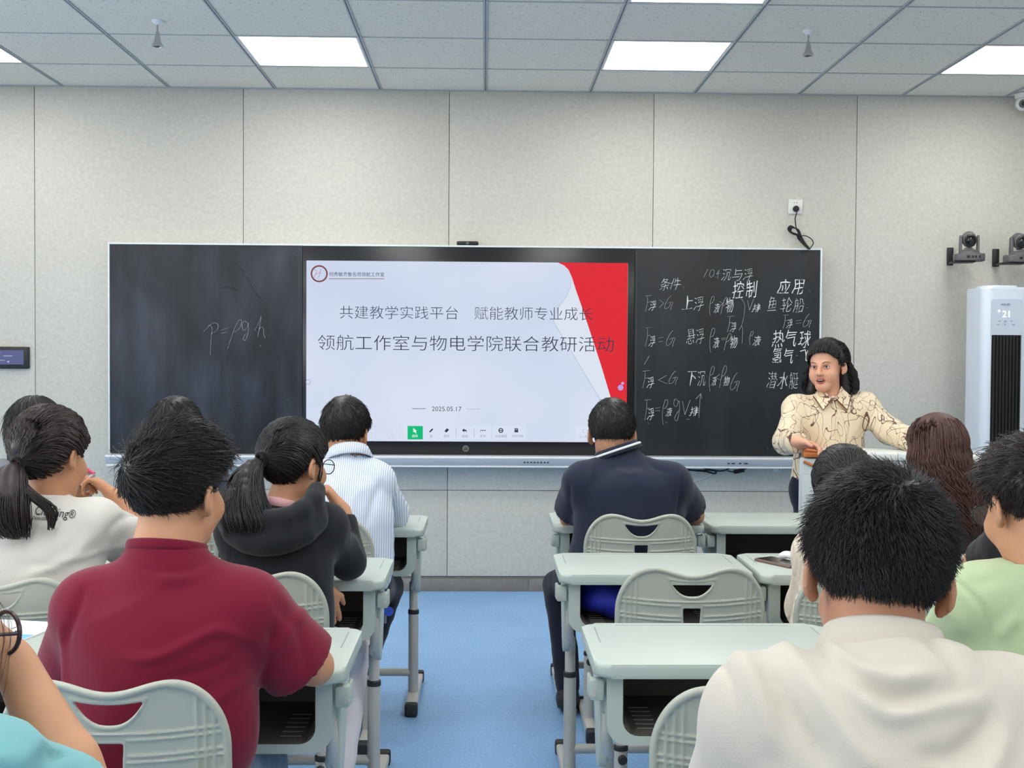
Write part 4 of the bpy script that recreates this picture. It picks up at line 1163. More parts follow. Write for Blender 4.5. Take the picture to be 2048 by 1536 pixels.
# ---------------------------------------------------------------- people: the toolkit
def skin_mat(name, c):
    return mat(name, c, 0.5, noise=0.05, nscale=25, sss=0.12, spec=0.35)
SK1 = skin_mat('skin_light', srgb(200, 147, 113))
SK2 = skin_mat('skin_warm', srgb(196, 142, 108))
SK3 = skin_mat('skin_tan', srgb(180, 130, 102))
def hair_mat(name, c, rough=0.42): return mat(name, c, rough, spec=0.45)
HB = hair_mat('hair_black', srgb(30, 28, 29))
HD = hair_mat('hair_dark_brown', srgb(44, 34, 31))
HR = hair_mat('hair_red_brown', srgb(80, 52, 44), 0.5)
def cloth(name, c, **k):
    k.setdefault('bump', 0.25); k.setdefault('bscale', 500); k.setdefault('noise', 0.025); k.setdefault('nscale', 12)
    return mat(name, c, 0.9, spec=0.15, sheen=0.15, **k)

def rot_head(th, ph=0.0, ro=0.0):
    """face towards (sin th, cos th); ph nods forward, ro tilts to its right (degrees)"""
    return np.array((Matrix.Rotation(-math.radians(th), 3, 'Z') @ Matrix.Rotation(-math.radians(ph), 3, 'X') @ Matrix.Rotation(math.radians(ro), 3, 'Y')), dtype=np.float32)

def noise3(V, scale, seed, octs=3):
    r = np.random.default_rng(seed)
    out = np.zeros(len(V)); a = 1.0
    for o in range(octs):
        for _ in range(3):
            k = r.normal(size=3); k *= scale * (1.9 ** o) / np.linalg.norm(k)
            k2 = r.normal(size=3); k2 *= scale * (1.9 ** o) * 0.7 / np.linalg.norm(k2)
            out += a * np.sin(V @ k + r.uniform(0, 6.28) + 1.2 * np.sin(V @ k2 + r.uniform(0, 6.28))) / 3
        a *= 0.5
    return out

class Head:
    """head-local frame: x to its right, y forward, z up, origin between the ears"""
    def __init__(self, c, th, ph=0.0, ro=0.0, s=1.0):
        self.c = vec(c); self.R = rot_head(th, ph, ro); self.s = s
    def w(self, p):
        return self.c + (self.R @ (np.asarray(p, dtype=np.float32).reshape(-1, 3).T * self.s)).T
    def w1(self, p): return self.w(p)[0]
    def skin(self, f, k=0.018, ears=True, detail=True):
        s = self.s
        E = lambda c, r, k=k, op='u', R=None: f.ell(self.w1(c), [q * s for q in r], k, op, self.R if R is None else self.R @ R)
        E((0, -0.012, 0.034), (0.075, 0.094, 0.086), 0)
        E((0, 0.030, -0.028), (0.059, 0.060, 0.080))
        E((0, 0.020, -0.060), (0.056, 0.050, 0.042))
        E((0, 0.062, -0.092), (0.026, 0.024, 0.020))
        for q in (-1, 1):
            E((q * 0.036, 0.058, -0.030), (0.026, 0.026, 0.028))
        if detail:
            for q in (-1, 1): E((q * 0.037, 0.050, -0.042), (0.024, 0.029, 0.027))
            E((0, 0.066, -0.088), (0.032, 0.026, 0.022))
            f.cap(self.w1((0, 0.086, 0.012)), self.w1((0, 0.106, -0.026)), 0.0075 * s, 0.010 * s, 0.008)
            for q in (-1, 1):
                E((q * 0.011, 0.097, -0.030), (0.0085, 0.009, 0.007), 0.006)
                E((q * 0.031, 0.090, 0.004), (0.016, 0.014, 0.011), 0.008, 's')
            f.cap(self.w1((-0.032, 0.081, 0.018)), self.w1((0.032, 0.081, 0.018)), 0.008 * s, None, 0.012)
        if ears:
            for q in (-1, 1):
                Re = np.array(Matrix.Rotation(math.radians(q * 24), 3, 'Z') @ Matrix.Rotation(math.radians(-10), 3, 'X'), dtype=np.float32)
                E((q * 0.082, -0.010, -0.004), (0.0085, 0.0185, 0.032), 0.006, 'u', Re)
                E((q * 0.088, -0.006, -0.002), (0.006, 0.011, 0.018), 0.004, 's', Re)
                E((q * 0.077, -0.004, -0.030), (0.007, 0.009, 0.010), 0.006, 'u')

def parallel(a, b): return vec(a) + (vec(b) - vec(a))

def add_hand(f, wr, d, n, side, curl=(0.35, 0.5, 0.4), s=1.0, k=0.006, thumb=0.6, spread=0.05):
    """wrist point, direction to the knuckles d, palm normal n (fingers curl that way), side = +-1 thumb side along d x n"""
    wr, d, n = vec(wr), vec(d), vec(n)
    d = d / np.linalg.norm(d); n = n - d * (n @ d); n = n / np.linalg.norm(n); t = np.cross(d, n) * side
    R = np.stack([t, d, n], axis=1)
    f.ell(wr + d * 0.048 * s, (0.039 * s, 0.052 * s, 0.0165 * s), 0.02, 'u', R)
    f.cap(wr - d * 0.01, wr + d * 0.02, 0.025 * s, 0.024 * s, 0.015, 'u', n, 0.75)
    L = (0.072, 0.080, 0.075, 0.058)
    for i in range(4):
        off = (0.0285 - 0.019 * i)
        p = wr + d * (0.083 - 0.004 * abs(i - 1)) * s + t * off * s
        a = t * (spread * (1.5 - i) * 0.6)
        ang = 0.0
        seg = (0.45, 0.30, 0.25)
        r = 0.0088 * s if i < 3 else 0.0075 * s
        p0 = p - d * 0.02 * s
        f.cap(p0, p, r, r, 0.008)
        for j in range(3):
            ang += curl[j] * (1 + 0.12 * i)
            dd = d * math.cos(ang) + n * math.sin(ang) + a
            q = p + dd / np.linalg.norm(dd) * L[i] * seg[j] * s
            f.cap(p, q, r * (1 - 0.09 * j), r * (0.93 - 0.09 * j), k * 0.6)
            p = q
    p = wr + d * 0.025 * s + t * 0.022 * s
    dd = d * 0.75 + t * 0.62 + n * 0.3 * thumb; dd /= np.linalg.norm(dd)
    q = p + dd * 0.045 * s; f.cap(p, q, 0.0145 * s, 0.0105 * s, 0.012)
    dd = d * 0.9 + t * 0.15 + n * 0.55 * thumb; dd /= np.linalg.norm(dd)
    f.cap(q, q + dd * 0.033 * s, 0.0102 * s, 0.008 * s, 0.005)

def put(name, V, F, m, root, smooth=True):
    V = np.asarray(V) - np.array(root.location)
    return link(name, mesh_from(name, V, F, smooth), m, root)

def cut_cap(f, a, b, r1, r2, k, ext=0.0, ax=None, sq=1.0):
    """sleeve: round cone that ends in a flat cut at b"""
    a, b = vec(a), vec(b)
    d = (b - a) / np.linalg.norm(b - a)
    g = Field(); g.cap(a, b + d * 0.05, r1, r2 + (r2 - r1) * 0.05 / max(np.linalg.norm(b - a), 1e-3), 0, 'u', ax, sq)
    fn0 = g.ops[0][0]
    def fn(X, Y, Z):
        return np.maximum(fn0(X, Y, Z), (X - b[0]) * d[0] + (Y - b[1]) * d[1] + (Z - b[2]) * d[2])
    R = max(r1, r2) * max(1, sq)
    f.add(fn, np.minimum(a, b) - R, np.maximum(a, b) + R, k)
    return d

def folds(V, N, lst, Y):
    """soft creases modelled along polylines (pixel look-ups turned into world x-z at depth Y)"""
    out = np.zeros(len(V))
    for pts, w, amp in lst:
        q = [P(a, b, Y) for a, b in pts]
        q = np.array([[p.x, p.z] for p in q])
        q = np.array(smooth_path([tuple(p) for p in q], 5)) if len(q) > 2 else q
        best = np.full(len(V), 9.0); tt = np.zeros(len(V))
        n = len(q) - 1
        for i in range(n):
            a, b = q[i], q[i + 1]; ab = b - a
            t = np.clip(((V[:, [0, 2]] - a) @ ab) / (ab @ ab + 1e-9), 0, 1)
            dd = np.linalg.norm(V[:, [0, 2]] - (a + t[:, None] * ab), axis=1)
            m = dd < best
            best[m] = dd[m]; tt[m] = (i + t[m]) / n
        fade = np.clip(np.sin(np.pi * np.clip(tt, 0.02, 0.98)) * 1.6, 0, 1)
        out += amp * np.exp(-(best / w) ** 2) * fade * (N[:, 1] < 0.2)
    return out

def garment(name, f, h, m, root, wr=0.004, wscale=22, seed=1, fold=None, foldY=0, sm=3, ridge=True):
    V, F = f.mesh(h)
    V = smooth_mesh(V, F, sm)
    N = vnormals(V, F)
    d = noise3(V * np.array([1, 1, 0.75]), wscale, seed)
    if ridge: d = (1 - np.abs(d)) ** 2 * 1.6 - 0.6
    D = wr * d
    if fold: D = D + folds(V, N, fold, foldY)
    V = V + N * D[:, None]
    return put(name, V, F, m, root), V, F

def collar_ring(name, c, nrm, front, R1, R2, prof, m, root, gap=0.0, n=56, closed=True):
    """sweep a profile (radial, height) round an ellipse with half axes R1 (side), R2 (front-back)"""
    c, nz, fr = vec(c), vec(nrm), vec(front)
    nz = nz / np.linalg.norm(nz); fr = fr - nz * (fr @ nz); fr /= np.linalg.norm(fr); sd = np.cross(fr, nz)
    V, F = [], []
    k = len(prof)
    full = gap <= 0
    cnt = n if full else n + 1
    for i in range(cnt):
        t = 2 * math.pi * i / n if full else gap + (2 * math.pi - 2 * gap) * i / n
        dr = fr * math.cos(t) * R2 + sd * math.sin(t) * R1
        u = dr / np.linalg.norm(dr)
        for r, z in prof: V.append(c + dr + u * r + nz * z)
    for i in range(n if full else n):
        j = (i + 1) % cnt
        for a in range(k):
            b = (a + 1) % k
            F.append((i * k + a, i * k + b, j * k + b, j * k + a))
    if not full:
        F.append(tuple(range(k))); F.append(tuple(reversed(range((cnt - 1) * k, cnt * k))))
    V = np.array(V) - np.array(root.location)
    me = mesh_from(name, V, F, True)
    return link(name, me, m, root)

# ---------------------------------------------------------------- hair
EC = np.array([0, -0.012, 0.034]); ER = np.array([0.077, 0.096, 0.088])
def hairline(y, nape=-0.065, front=0.070):
    return np.interp(y, [-0.14, -0.045, -0.028, -0.012, 0.004, 0.020, 0.030, 0.050, 0.075, 0.12], [nape, nape + 0.012, -0.030, 0.022, 0.026, 0.002, 0.030, 0.044, front, front + 0.01])

def cap_thick(u, v, w, q, tt, ts, tn, tb, bulge):
    wz = np.clip(w / q, -1, 1)
    back = np.clip(-v / q, 0, 1)
    side = ts + (tb - ts) * back
    th = np.where(wz > 0, side + (tt - side) * np.abs(wz) ** 1.5, side + (tn - side) * np.clip(-wz * 1.3, 0, 1))
    if bulge is not None: th = th + bulge(u / q, v / q, w / q)
    return th

def hair_cap(H, tt=0.02, ts=0.012, tn=0.004, nape=-0.065, front=0.070, h=0.006, bulge=None, tb=None):
    """solid cap of hair: thickness tt on top, ts at the sides, tn at the nape"""
    tb = ts if tb is None else tb
    def fn(X, Y, Z):
        X, Y, Z = np.broadcast_arrays(X, Y, Z)
        u, v, w = (X - EC[0]) / ER[0], (Y - EC[1]) / ER[1], (Z - EC[2]) / ER[2]
        q = np.sqrt(u * u + v * v + w * w) + 1e-6
        th = cap_thick(u, v, w, q, tt, ts, tn, tb, bulge)
        d = (q - 1) * 0.084 - th
        m = hairline(Y, nape, front) - Z
        m = m * 0.8
        k = 0.012
        hh = np.clip(0.5 + 0.5 * (m - d) / k, 0, 1)
        return d + (m - d) * hh + k * hh * (1 - hh)
    f = Field(); f.add(fn, (-0.13, -0.16, -0.10), (0.13, 0.14, 0.18), 0)
    V, F = f.mesh(h)
    V = smooth_mesh(V, F, 1)
    return V, F

def scalp_roots(N, r, nape=-0.065, front=0.070, margin=0.0, filt=None):
    out = []
    tot = 0
    while tot < N:
        d = r.normal(size=(N * 2, 3)); d /= np.linalg.norm(d, axis=1, keepdims=True)
        p = EC + d * ER
        ok = p[:, 2] > hairline(p[:, 1], nape, front) + margin
        if filt is not None: ok &= filt(p)
        out.append(d[ok]); tot += ok.sum()
    return np.concatenate(out)[:N]

def tubes(paths, r0, r1=None, rr=None):
    """paths (N, K, 3) -> three-sided tapering tubes; rr = per-strand radius factor"""
    N, K, _ = paths.shape
    r1 = r0 * 0.3 if r1 is None else r1
    T = np.gradient(paths, axis=1); T /= np.linalg.norm(T, axis=2, keepdims=True) + 1e-9
    ref = np.zeros((N, 1, 3)); ref[:, :, 0] = 0.37; ref[:, :, 1] = 0.61; ref[:, :, 2] = 0.70
    U = np.cross(T, ref); U /= np.linalg.norm(U, axis=2, keepdims=True) + 1e-9
    W = np.cross(T, U)
    rad = np.linspace(r0, r1, K)[None, :, None] * (1 if rr is None else rr[:, None, None])
    rings = [paths + rad * (U * math.cos(a) + W * math.sin(a)) for a in (0, 2.094, 4.189)]
    V = np.stack(rings, axis=2).reshape(-1, 3)
    base = np.arange(N)[:, None] * K * 3 + np.arange(K - 1)[None, :] * 3
    F = []
    for a in range(3):
        b = (a + 1) % 3
        F.append(np.stack([base + a, base + b, base + 3 + b, base + 3 + a], axis=2).reshape(-1, 4))
    return V, np.concatenate(F).astype(np.int32)

def grow(H, N, seed, L=0.03, K=6, lift=0.35, jit=0.25, grav=0.25, flow=None, thick=0.02, nape=-0.065, front=0.07, r=0.0007, lvar=0.35, curlin=0.0, cap=None, Lz=0.0, filt=None, fine=1.0):
    """short hair strands growing from the scalp (head-local coordinates)"""
    N = int(N * 0.50); r = r * 1.35 * fine; K = min(K, 5)
    g = np.random.default_rng(seed)
    D = scalp_roots(N, g, nape, front, 0.0, filt)
    if cap is not None:
        tt, ts, tn, tb, bulge = cap
        th = cap_thick(D[:, 0], D[:, 1], D[:, 2], np.ones(N), tt, ts, tn, tb, bulge)[:, None]
        m0 = np.clip((D[:, 2:3] * ER[2] + EC[2] - hairline(D[:, 1:2] * ER[1] + EC[1], nape, front)) / 0.03, 0.15, 1)
        th = th * m0
    else:
        th = np.full((N, 1), thick * 0.35)
    p = EC + D * ER * (1 + th * g.uniform(0.55, 0.98, (N, 1)) / 0.084)
    n = D / ER; n /= np.linalg.norm(n, axis=1, keepdims=True)
    Ls = L * np.clip(1 + g.normal(size=(N, 1)) * lvar * 0.5, 0.3, 2)
    if Lz: Ls = Ls * (1 - Lz * (1 - np.clip((p[:, 2:3] + 0.03) / 0.11, 0, 1)))
    out = [p]
    J = g.normal(size=(N, 3)) * jit
    # clumps share their jitter
    cl = noise3(p, 120, seed, 2)[:, None]; cl2 = noise3(p + 3.1, 120, seed + 5, 2)[:, None]; cl3 = noise3(p + 7.7, 120, seed + 9, 2)[:, None]
    J = J + np.concatenate([cl, cl2, cl3], axis=1) * jit * 1.2
    for k in range(K - 1):
        fl = flow(p, g)
        t = k / (K - 1)
        d = fl + n * (lift * (1 - t * curlin)) + J * (0.6 + t) - np.array([0, 0, grav]) * (0.4 + t)
        d /= np.linalg.norm(d, axis=1, keepdims=True)
        stop = (p[:, 2:3] < hairline(p[:, 1:2], nape, front) + 0.002) & (np.abs(p[:, 0:1]) > 0.045)
        p = p + d * Ls / (K - 1) * np.where(stop, 0.12, 1.0)
        e = (p - EC) / ER; q = np.linalg.norm(e, axis=1, keepdims=True)
        mn = 1.0 + th * 0.97 / 0.084
        p = np.where(q < mn, EC + e / q * mn * ER, p)
        n = (p - EC) / ER ** 2; n /= np.linalg.norm(n, axis=1, keepdims=True)
        out.append(p)
    P_ = np.stack(out, axis=1)
    return tubes(P_, r, r * 0.35, rr=g.uniform(0.7, 1.4, N))

def flow_whorl(w=(0.0, -0.07, 0.10), swirl=0.5, down=0.4):
    w = np.array(w)
    def fl(p, g):
        d = p - w
        n = (p - EC) / ER ** 2; n /= np.linalg.norm(n, axis=1, keepdims=True)
        d = d - n * np.sum(d * n, axis=1, keepdims=True)
        d /= np.linalg.norm(d, axis=1, keepdims=True) + 1e-6
        s = np.cross(n, d)
        return d + s * swirl - np.array([0, 0, down])
    return fl

def merge(*parts):
    Vs, Fs, o = [], [], 0
    for V, F in parts:
        Vs.append(V); Fs.append(F + o); o += len(V)
    return np.concatenate(Vs), np.concatenate(Fs)

def put_hair(H, root, m, *parts, name='hair'):
    V, F = merge(*parts)
    return put(name, H.w(V), F, m, root)

def pulled(H, N, seed, T, thick=0.010, r=0.0009, nape=-0.065, front=0.06, K=9, wob=0.0015, lay=0.3, filt=None, sag=0.0):
    """hair combed over the skull to the tie point T (head-local)"""
    N = int(N * 0.45); r = r * 1.5; K = min(K, 6)
    g = np.random.default_rng(seed)
    D = scalp_roots(N, g, nape, front, -0.004, filt)
    Td = (np.array(T) - EC) / ER; Tl = np.linalg.norm(Td); Td = Td / Tl
    dot = np.clip(D @ Td, -0.999, 0.999); om = np.arccos(dot)[:, None]
    bias = np.clip((1 - D @ Td)[:, None] / 2, 0, 1) ** 1.5 * 1.1
    Cv = np.concatenate([0.55 * D[:, 0:1], -0.15 + 0 * D[:, 0:1], np.ones((N, 1))], axis=1)
    lay_ = 1 + (thick * (1 - lay * g.random((N, 1))) + 0.002) / 0.085
    out = []
    for k in range(K):
        t = k / (K - 1)
        d = (1 - t) * D + t * Td + math.sin(math.pi * t) * (bias * Cv)
        d = d / np.linalg.norm(d, axis=1, keepdims=True)
        rr_ = (1 + (lay_ - 1) * min(1, 0.8 + t * 2)) * (1 - t ** 3) + t ** 3 * Tl
        p = EC + d * ER * rr_
        p = p + wob * np.sin(4 * t + g.random((N, 1)) * 0.0 + D * 30)
        out.append(p)
    out = np.stack(out, axis=1)
    return tubes(out, r, r * 0.8, rr=g.uniform(0.7, 1.5, N))

def tail_strands(guide, N, seed, spread, r=0.0011, K=12, wav=0.004, ragged=0.35):
    """hanging lock: guide = world points, spread = radius along it"""
    N = int(N * 0.55) if N > 60 else N; r = r * 1.3; K = 8
    g = np.random.default_rng(seed)
    q = np.array(smooth_path([tuple(p) for p in guide], 8))
    ts = np.linspace(0, 1, len(q))
    end = 1 - ragged * g.random(N) ** 2
    a = g.random(N) * 6.283; rad = np.sqrt(g.random(N))
    off = np.stack([np.cos(a) * rad, np.sin(a) * rad * 0.55, np.zeros(N)], axis=1)
    out = []
    ph = g.random((N, 3)) * 0.8 + rad[:, None] * 2
    for k in range(K):
        t = end * k / (K - 1)
        c = np.stack([np.interp(t, ts, q[:, j]) for j in range(3)], axis=1)
        s = np.interp(t, np.linspace(0, 1, len(spread)), spread)[:, None]
        out.append(c + off * s + wav * np.sin(ph * 3 + t[:, None] * 9) * t[:, None])
    return tubes(np.stack(out, axis=1), r, r * 0.5, rr=g.uniform(0.7, 1.5, N))

def tail_core(guide, spread, shrink=0.72, sqf=0.6):
    f = Field()
    q = np.array(smooth_path([tuple(p) for p in guide], 3)); n = len(q)
    s = np.interp(np.linspace(0, 1, n), np.linspace(0, 1, len(spread)), spread) * shrink
    for i in range(n - 1): f.cap(q[i], q[i + 1], max(s[i], 0.004), max(s[i + 1], 0.003), 0.01, 'u', (0, 1, 0), sqf)
    return f.mesh(0.005)

def long_hair(H, root, m, seed, N, zend, wave=0.006, flare=0.03, r=0.0013, az_min=70, inflate=0.022, K=16, name='hair', curl_in=0.0, back_y=0.0, part_x=0.0, zvar=0.06, rootf=None):
    """hair falling from the crown down past the neck (world gravity)"""
    N = int(N * 0.40); r = r * 1.5; K = min(K, 13)
    g = np.random.default_rng(seed)
    D = scalp_roots(N, g, -0.03, 0.062, 0.0, rootf)
    az0 = np.arctan2(D[:, 0], D[:, 1])            # 0 = face, +-pi = back
    sgn = np.where(np.abs(az0) < 1e-3, 1, np.sign(az0))
    # strands rooted in front are combed to the side
    az1 = np.where(np.abs(az0) < math.radians(az_min), sgn * np.radians(az_min + 12 * g.random(N)), az0)
    lay = (inflate * (0.45 + 0.55 * g.random(N)))[:, None]
    ze = zend + zvar * (g.random(N) - 0.3)
    out = []
    pol0 = np.arccos(np.clip(D[:, 2], -1, 1))
    pol1 = np.full(N, math.radians(98.0))
    ks = K // 2
    for k in range(ks):
        t = k / (ks - 1)
        e = t * t * (3 - 2 * t)
        pol = pol0 + (np.maximum(pol1, pol0) - pol0) * t
        az = az0 + (az1 - az0) * min(1, e * 1.6)
        d = np.stack([np.sin(pol) * np.sin(az), np.sin(pol) * np.cos(az), np.cos(pol)], axis=1)
        out.append(H.w(EC + d * (ER + lay * min(1, 0.3 + 2 * t))))
    p0 = out[-1]
    ctr = H.c
    rad = p0[:, :2] - ctr[:2]; rad /= np.linalg.norm(rad, axis=1, keepdims=True)
    ph = g.random(N) * 1.5 + az1 * 3
    for k in range(1, K - ks + 1):
        t = k / (K - ks)
        z = p0[:, 2] + (ze - p0[:, 2]) * t
        xy = p0[:, :2] + rad * (flare * math.sin(t * 1.7) - curl_in * t * t)
        w = wave * t ** 0.5
        xy = xy + np.stack([w * np.sin(ph + t * 15), w * np.cos(ph * 1.3 + t * 13)], axis=1)
        xy[:, 1] += back_y * t
        out.append(np.concatenate([xy, z[:, None]], axis=1))
    V, F = tubes(np.stack(out, axis=1), r, r * 0.6, rr=g.uniform(0.7, 1.5, N))
    return V, F

def hair_tie(H, p, m, root, rad=0.017):
    q = H.w1(p); d = H.R @ vec((0, -1, -0.2))
    d = d / np.linalg.norm(d)
    V, F = [], []
    collar_ring('hair_tie', q, d, (0, 0, 1), rad, rad, [(0.006 * math.cos(a), 0.008 * math.sin(a)) for a in [k * 2 * math.pi / 10 for k in range(10)]], m, root, n=28)

def glasses(H, root, m, rim=0.0015, R=0.0235, y=0.104, metal=True):
    g = MB()
    off = Vector(root.location)
    W = lambda p: Vector(H.w1(p).tolist()) - off
    o = None
    lens = MB()
    for s in (-1, 1):
        pts = [W((s * 0.034 + R * 1.08 * math.cos(a), y - 0.10 * abs(s * 0.034 + R * math.cos(a)) ** 1.2, 0.0 + R * 0.9 * math.sin(a))) for a in [k * 2 * math.pi / 24 for k in range(25)]]
        g.tube(pts, rim, 6)
        vs_ = [lens.bm.verts.new(p) for p in pts[:-1]]
        bk_ = [lens.bm.verts.new(p + Vector((H.R @ vec((0, 0.0008, 0))).tolist())) for p in pts[:-1]]
        lens.bm.faces.new(vs_); lens.bm.faces.new(bk_[::-1])
        for k in range(24): lens.bm.faces.new((vs_[k], bk_[k], bk_[(k + 1) % 24], vs_[(k + 1) % 24]))
        g.tube([W((s * 0.060, y - 0.006, 0.006)), W((s * 0.071, y - 0.014, 0.007)), W((s * 0.079, 0.04, 0.009)), W((s * 0.083, 0.0, 0.012)), W((s * 0.084, -0.022, -0.004)), W((s * 0.083, -0.034, -0.022))], rim * 0.9, 6)
    g.tube([W((-0.010, y, 0.004)), W((0, y + 0.003, 0.007)), W((0.010, y, 0.004))], rim, 6)
    fr = g.build('glasses', m, root)
    m_l = mat('spectacle_lens', (0.9, 0.95, 1, 1), 0.02, trans=0.95)
    m_l.node_tree.nodes['Principled BSDF'].inputs['IOR'].default_value = 1.08
    lens.build('lenses', m_l, fr)
    return fr

# ---------------------------------------------------------------- people: torso, arms, legs
def build_person(label, J, head, skin=SK2, hs=0.0055, top=None, top_mat=None, sleeve='short', trousers=None, shoes=True, hands=(), sq=0.68,
                 rch=0.185, rwa=0.165, rpe=0.175, rsh=0.062, rarm=0.068, group='students and teachers seated at the desks', cat='person', hw=0.0, collar=None, collar_mat=None,
                 wr=0.004, wsc=22, seed=1, fold=None, foldY=None, h_top=0.0075, neck_r=0.052, hemz=None, sl_len=0.62, detail=False, legs=True, front=(0, 1, 0), trap=0.05, necky=None, cuff=0.9, standing=False, earr=True, top_name='shirt', rfore=0.046, droop=0.008, ch=1.0, cr=0.014):
    J = {k: vec(v) for k, v in J.items()}
    pel = J['pel']
    root = empty('person', (float(pel[0]), float(pel[1]), 0), label, cat, group)
    fr = vec(front)
    # skin
    f = Field()
    head.skin(f, ears=earr, detail=detail)
    nb = J['neck']
    hb = head.w1((0, -0.018, -0.045))
    f.cap(hb, nb, neck_r, neck_r * 1.08, 0.025)
    f.cap(J['sl'], J['sr'], 0.045, 0.045, 0.04)
    f.cap(nb - (nb - J['chest']) * 0.25, J['chest'], 0.05, 0.08, 0.03, 'u', fr, 0.8)
    for s in 'lr':
        sh, el, wr_ = J['s' + s], J['e' + s], J['w' + s]
        f.cap(sh, el, 0.046, 0.038, 0.03)
        f.cap(el, el * 0.7 + wr_ * 0.3, 0.038, 0.039, 0.012)
        f.cap(el * 0.7 + wr_ * 0.3, wr_, 0.039, 0.025, 0.012)
    for hd_ in hands:
        add_hand(f, **hd_)
    V, F = f.mesh(hs)
    V = smooth_mesh(V, F, 1, 0.4)
    body = put('body', V, F, skin, root)
    # top
    g = Field()
    g.cap(J['pel'], J['waist'], rpe, rwa, 0.04, 'u', fr, sq)
    g.cap(J['waist'], J['chest'] - (J['chest'] - J['waist']) / np.linalg.norm(J['chest'] - J['waist']) * 0.065, rwa, rch, 0.05, 'u', fr, sq)
    un = (nb - J['chest']) / np.linalg.norm(nb - J['chest'])
    ub = (J['chest'] - J['waist']) / np.linalg.norm(J['chest'] - J['waist'])
    sdv = (J['sr'] - J['sl']); hw_ = np.linalg.norm(sdv) / 2; sdv = sdv / np.linalg.norm(sdv)
    frg = np.cross(un, sdv); frg /= np.linalg.norm(frg); upg = np.cross(sdv, frg)
    g.ell((J['sl'] + J['sr']) / 2 * 0.85 + (nb * 0.15) - un * 0.052, (hw_ + 0.016, rch * sq * 0.86, 0.090), 0.05, 'u', np.stack([sdv, frg, upg], axis=1))
    ax = (hb - nb) / np.linalg.norm(hb - nb)
    g.cap(nb - un * 0.065, nb - un * 0.012, 0.080, neck_r + 0.010, 0.03)
    axc = un * 0.75 + ax * 0.25; axc /= np.linalg.norm(axc)
    for s in 'lr':
        sh, el, wr_ = J['s' + s], J['e' + s], J['w' + s]
        g.cap(nb - un * (trap * 0.80), sh, trap, rsh, 0.035)
        g.cap(sh, J['chest'] - ub * 0.05, rsh * 0.85, rch * 0.55, 0.06)
        if sleeve == 'short':
            e2 = sh + (el - sh) * sl_len - vec((0, 0, droop))
            d = cut_cap(g, sh, e2, rsh + 0.004, rarm, 0.028)
            g.cap(e2 - d * 0.012, e2 + d * 0.05, rarm - 0.011, rarm - 0.011, 0.002, 's')
        else:
            g.cap(sh, el, rsh + 0.002, rarm * 0.88, 0.035)
            e2 = el + (wr_ - el) * cuff
            d = cut_cap(g, el, e2, rarm * 0.88, rfore, 0.02)
    # neck opening
    g.cap(nb - ax * 0.004, nb + ax * 0.12, neck_r + 0.004, neck_r + 0.02, 0.006, 's')
    if hemz is not None:
        g.add(lambda X, Y, Z: (Z - hemz) + 0 * X + 0 * Y, J['pel'] - 0.3, np.array([J['pel'][0] + 0.3, J['pel'][1] + 0.3, hemz]), 0.004, 's')
    fy = foldY if foldY is not None else float(J['chest'][1])
    shirt, SV, SF = garment(top_name, g, h_top, top_mat, root, wr, wsc, seed, fold, fy)
    if collar:
        if collar == 'crew':
            prof = [(0.000 + 0.0045 * math.cos(a), 0.000 + 0.011 * math.sin(a)) for a in [k * 2 * math.pi / 10 for k in range(10)]]
            collar_ring('collar', nb + axc * 0.002, axc, fr, neck_r + 0.012, neck_r + 0.012, prof, collar_mat or top_mat, root)
        elif collar == 'polo':
            prof = [(a, b * ch if b > 0 else b) for a, b in [(-0.001, 0.024), (0.003, 0.029), (0.007, 0.025), (0.023, -0.016), (0.018, -0.020), (0.004, 0.006), (-0.001, -0.010)]]
            collar_ring('collar', nb + axc * 0.008, axc, fr, neck_r + cr, neck_r + cr, prof, collar_mat or top_mat, root, gap=0.25)
    # legs
    if trousers is not None:
        t = Field()
        side = np.cross(fr, vec((0, 0, 1)))
        hipc = J['pel']
        t.cap(hipc - side * 0.06, hipc + side * 0.06, rpe * sq * 0.92, None, 0.03)
        for s, q in (('l', -1), ('r', 1)):
            hp = hipc + side * 0.085 * q
            kn, an = J['k' + s], J['a' + s]
            t.cap(hp, kn, 0.083, 0.064, 0.02); t.cap(kn, an, 0.063, 0.046, 0.015)
        V, F = t.mesh(0.015)
        V = smooth_mesh(V, F, 1); N = vnormals(V, F)
        V = V + N * (0.004 * noise3(V, 30, seed + 3))[:, None]
        put('trousers', V, F, trousers, root)
        if shoes:
            for s in 'lr':
                an = J['a' + s]; z = 0.04
                q = Field()
                dirn = vec(J.get('foot', (0, 1, 0)))
                c = np.array([an[0], an[1], 0.0])
                q.cap(c + vec((0, 0, 0.05)) - dirn * 0.03, c + dirn * 0.14 + vec((0, 0, 0.035)), 0.044, 0.034, 0.02)
                q.cap(an, c + vec((0, 0, 0.05)), 0.04, 0.04, 0.02)
                q.add(lambda X, Y, Z: -(Z - 0.004) + 0 * X + 0 * Y, c - 0.3, c + 0.3, 0.003, 's') if False else None
                V, F = q.mesh(0.013); V[:, 2] = np.maximum(V[:, 2], 0.001)
                put('shoe', V, F, m_shoe, root)
    return root, shirt, SV, SF
m_shoe = mat('dark_shoe', srgb(40, 40, 44), 0.6)

def seat_legs(J, dx=0.02, kl=None, kr=None, al=None, ar=None, fw=0.40, side=0.10):
    """default sitting legs under a desk"""
    p = vec(J['pel'])
    J.setdefault('kl', kl if kl is not None else (p[0] - side, p[1] + fw, 0.455)); J.setdefault('kr', kr if kr is not None else (p[0] + side, p[1] + fw, 0.455))
    J.setdefault('al', al if al is not None else (p[0] - side, p[1] + fw - 0.06, 0.10)); J.setdefault('ar', ar if ar is not None else (p[0] + side, p[1] + fw - 0.06, 0.10))
    return J
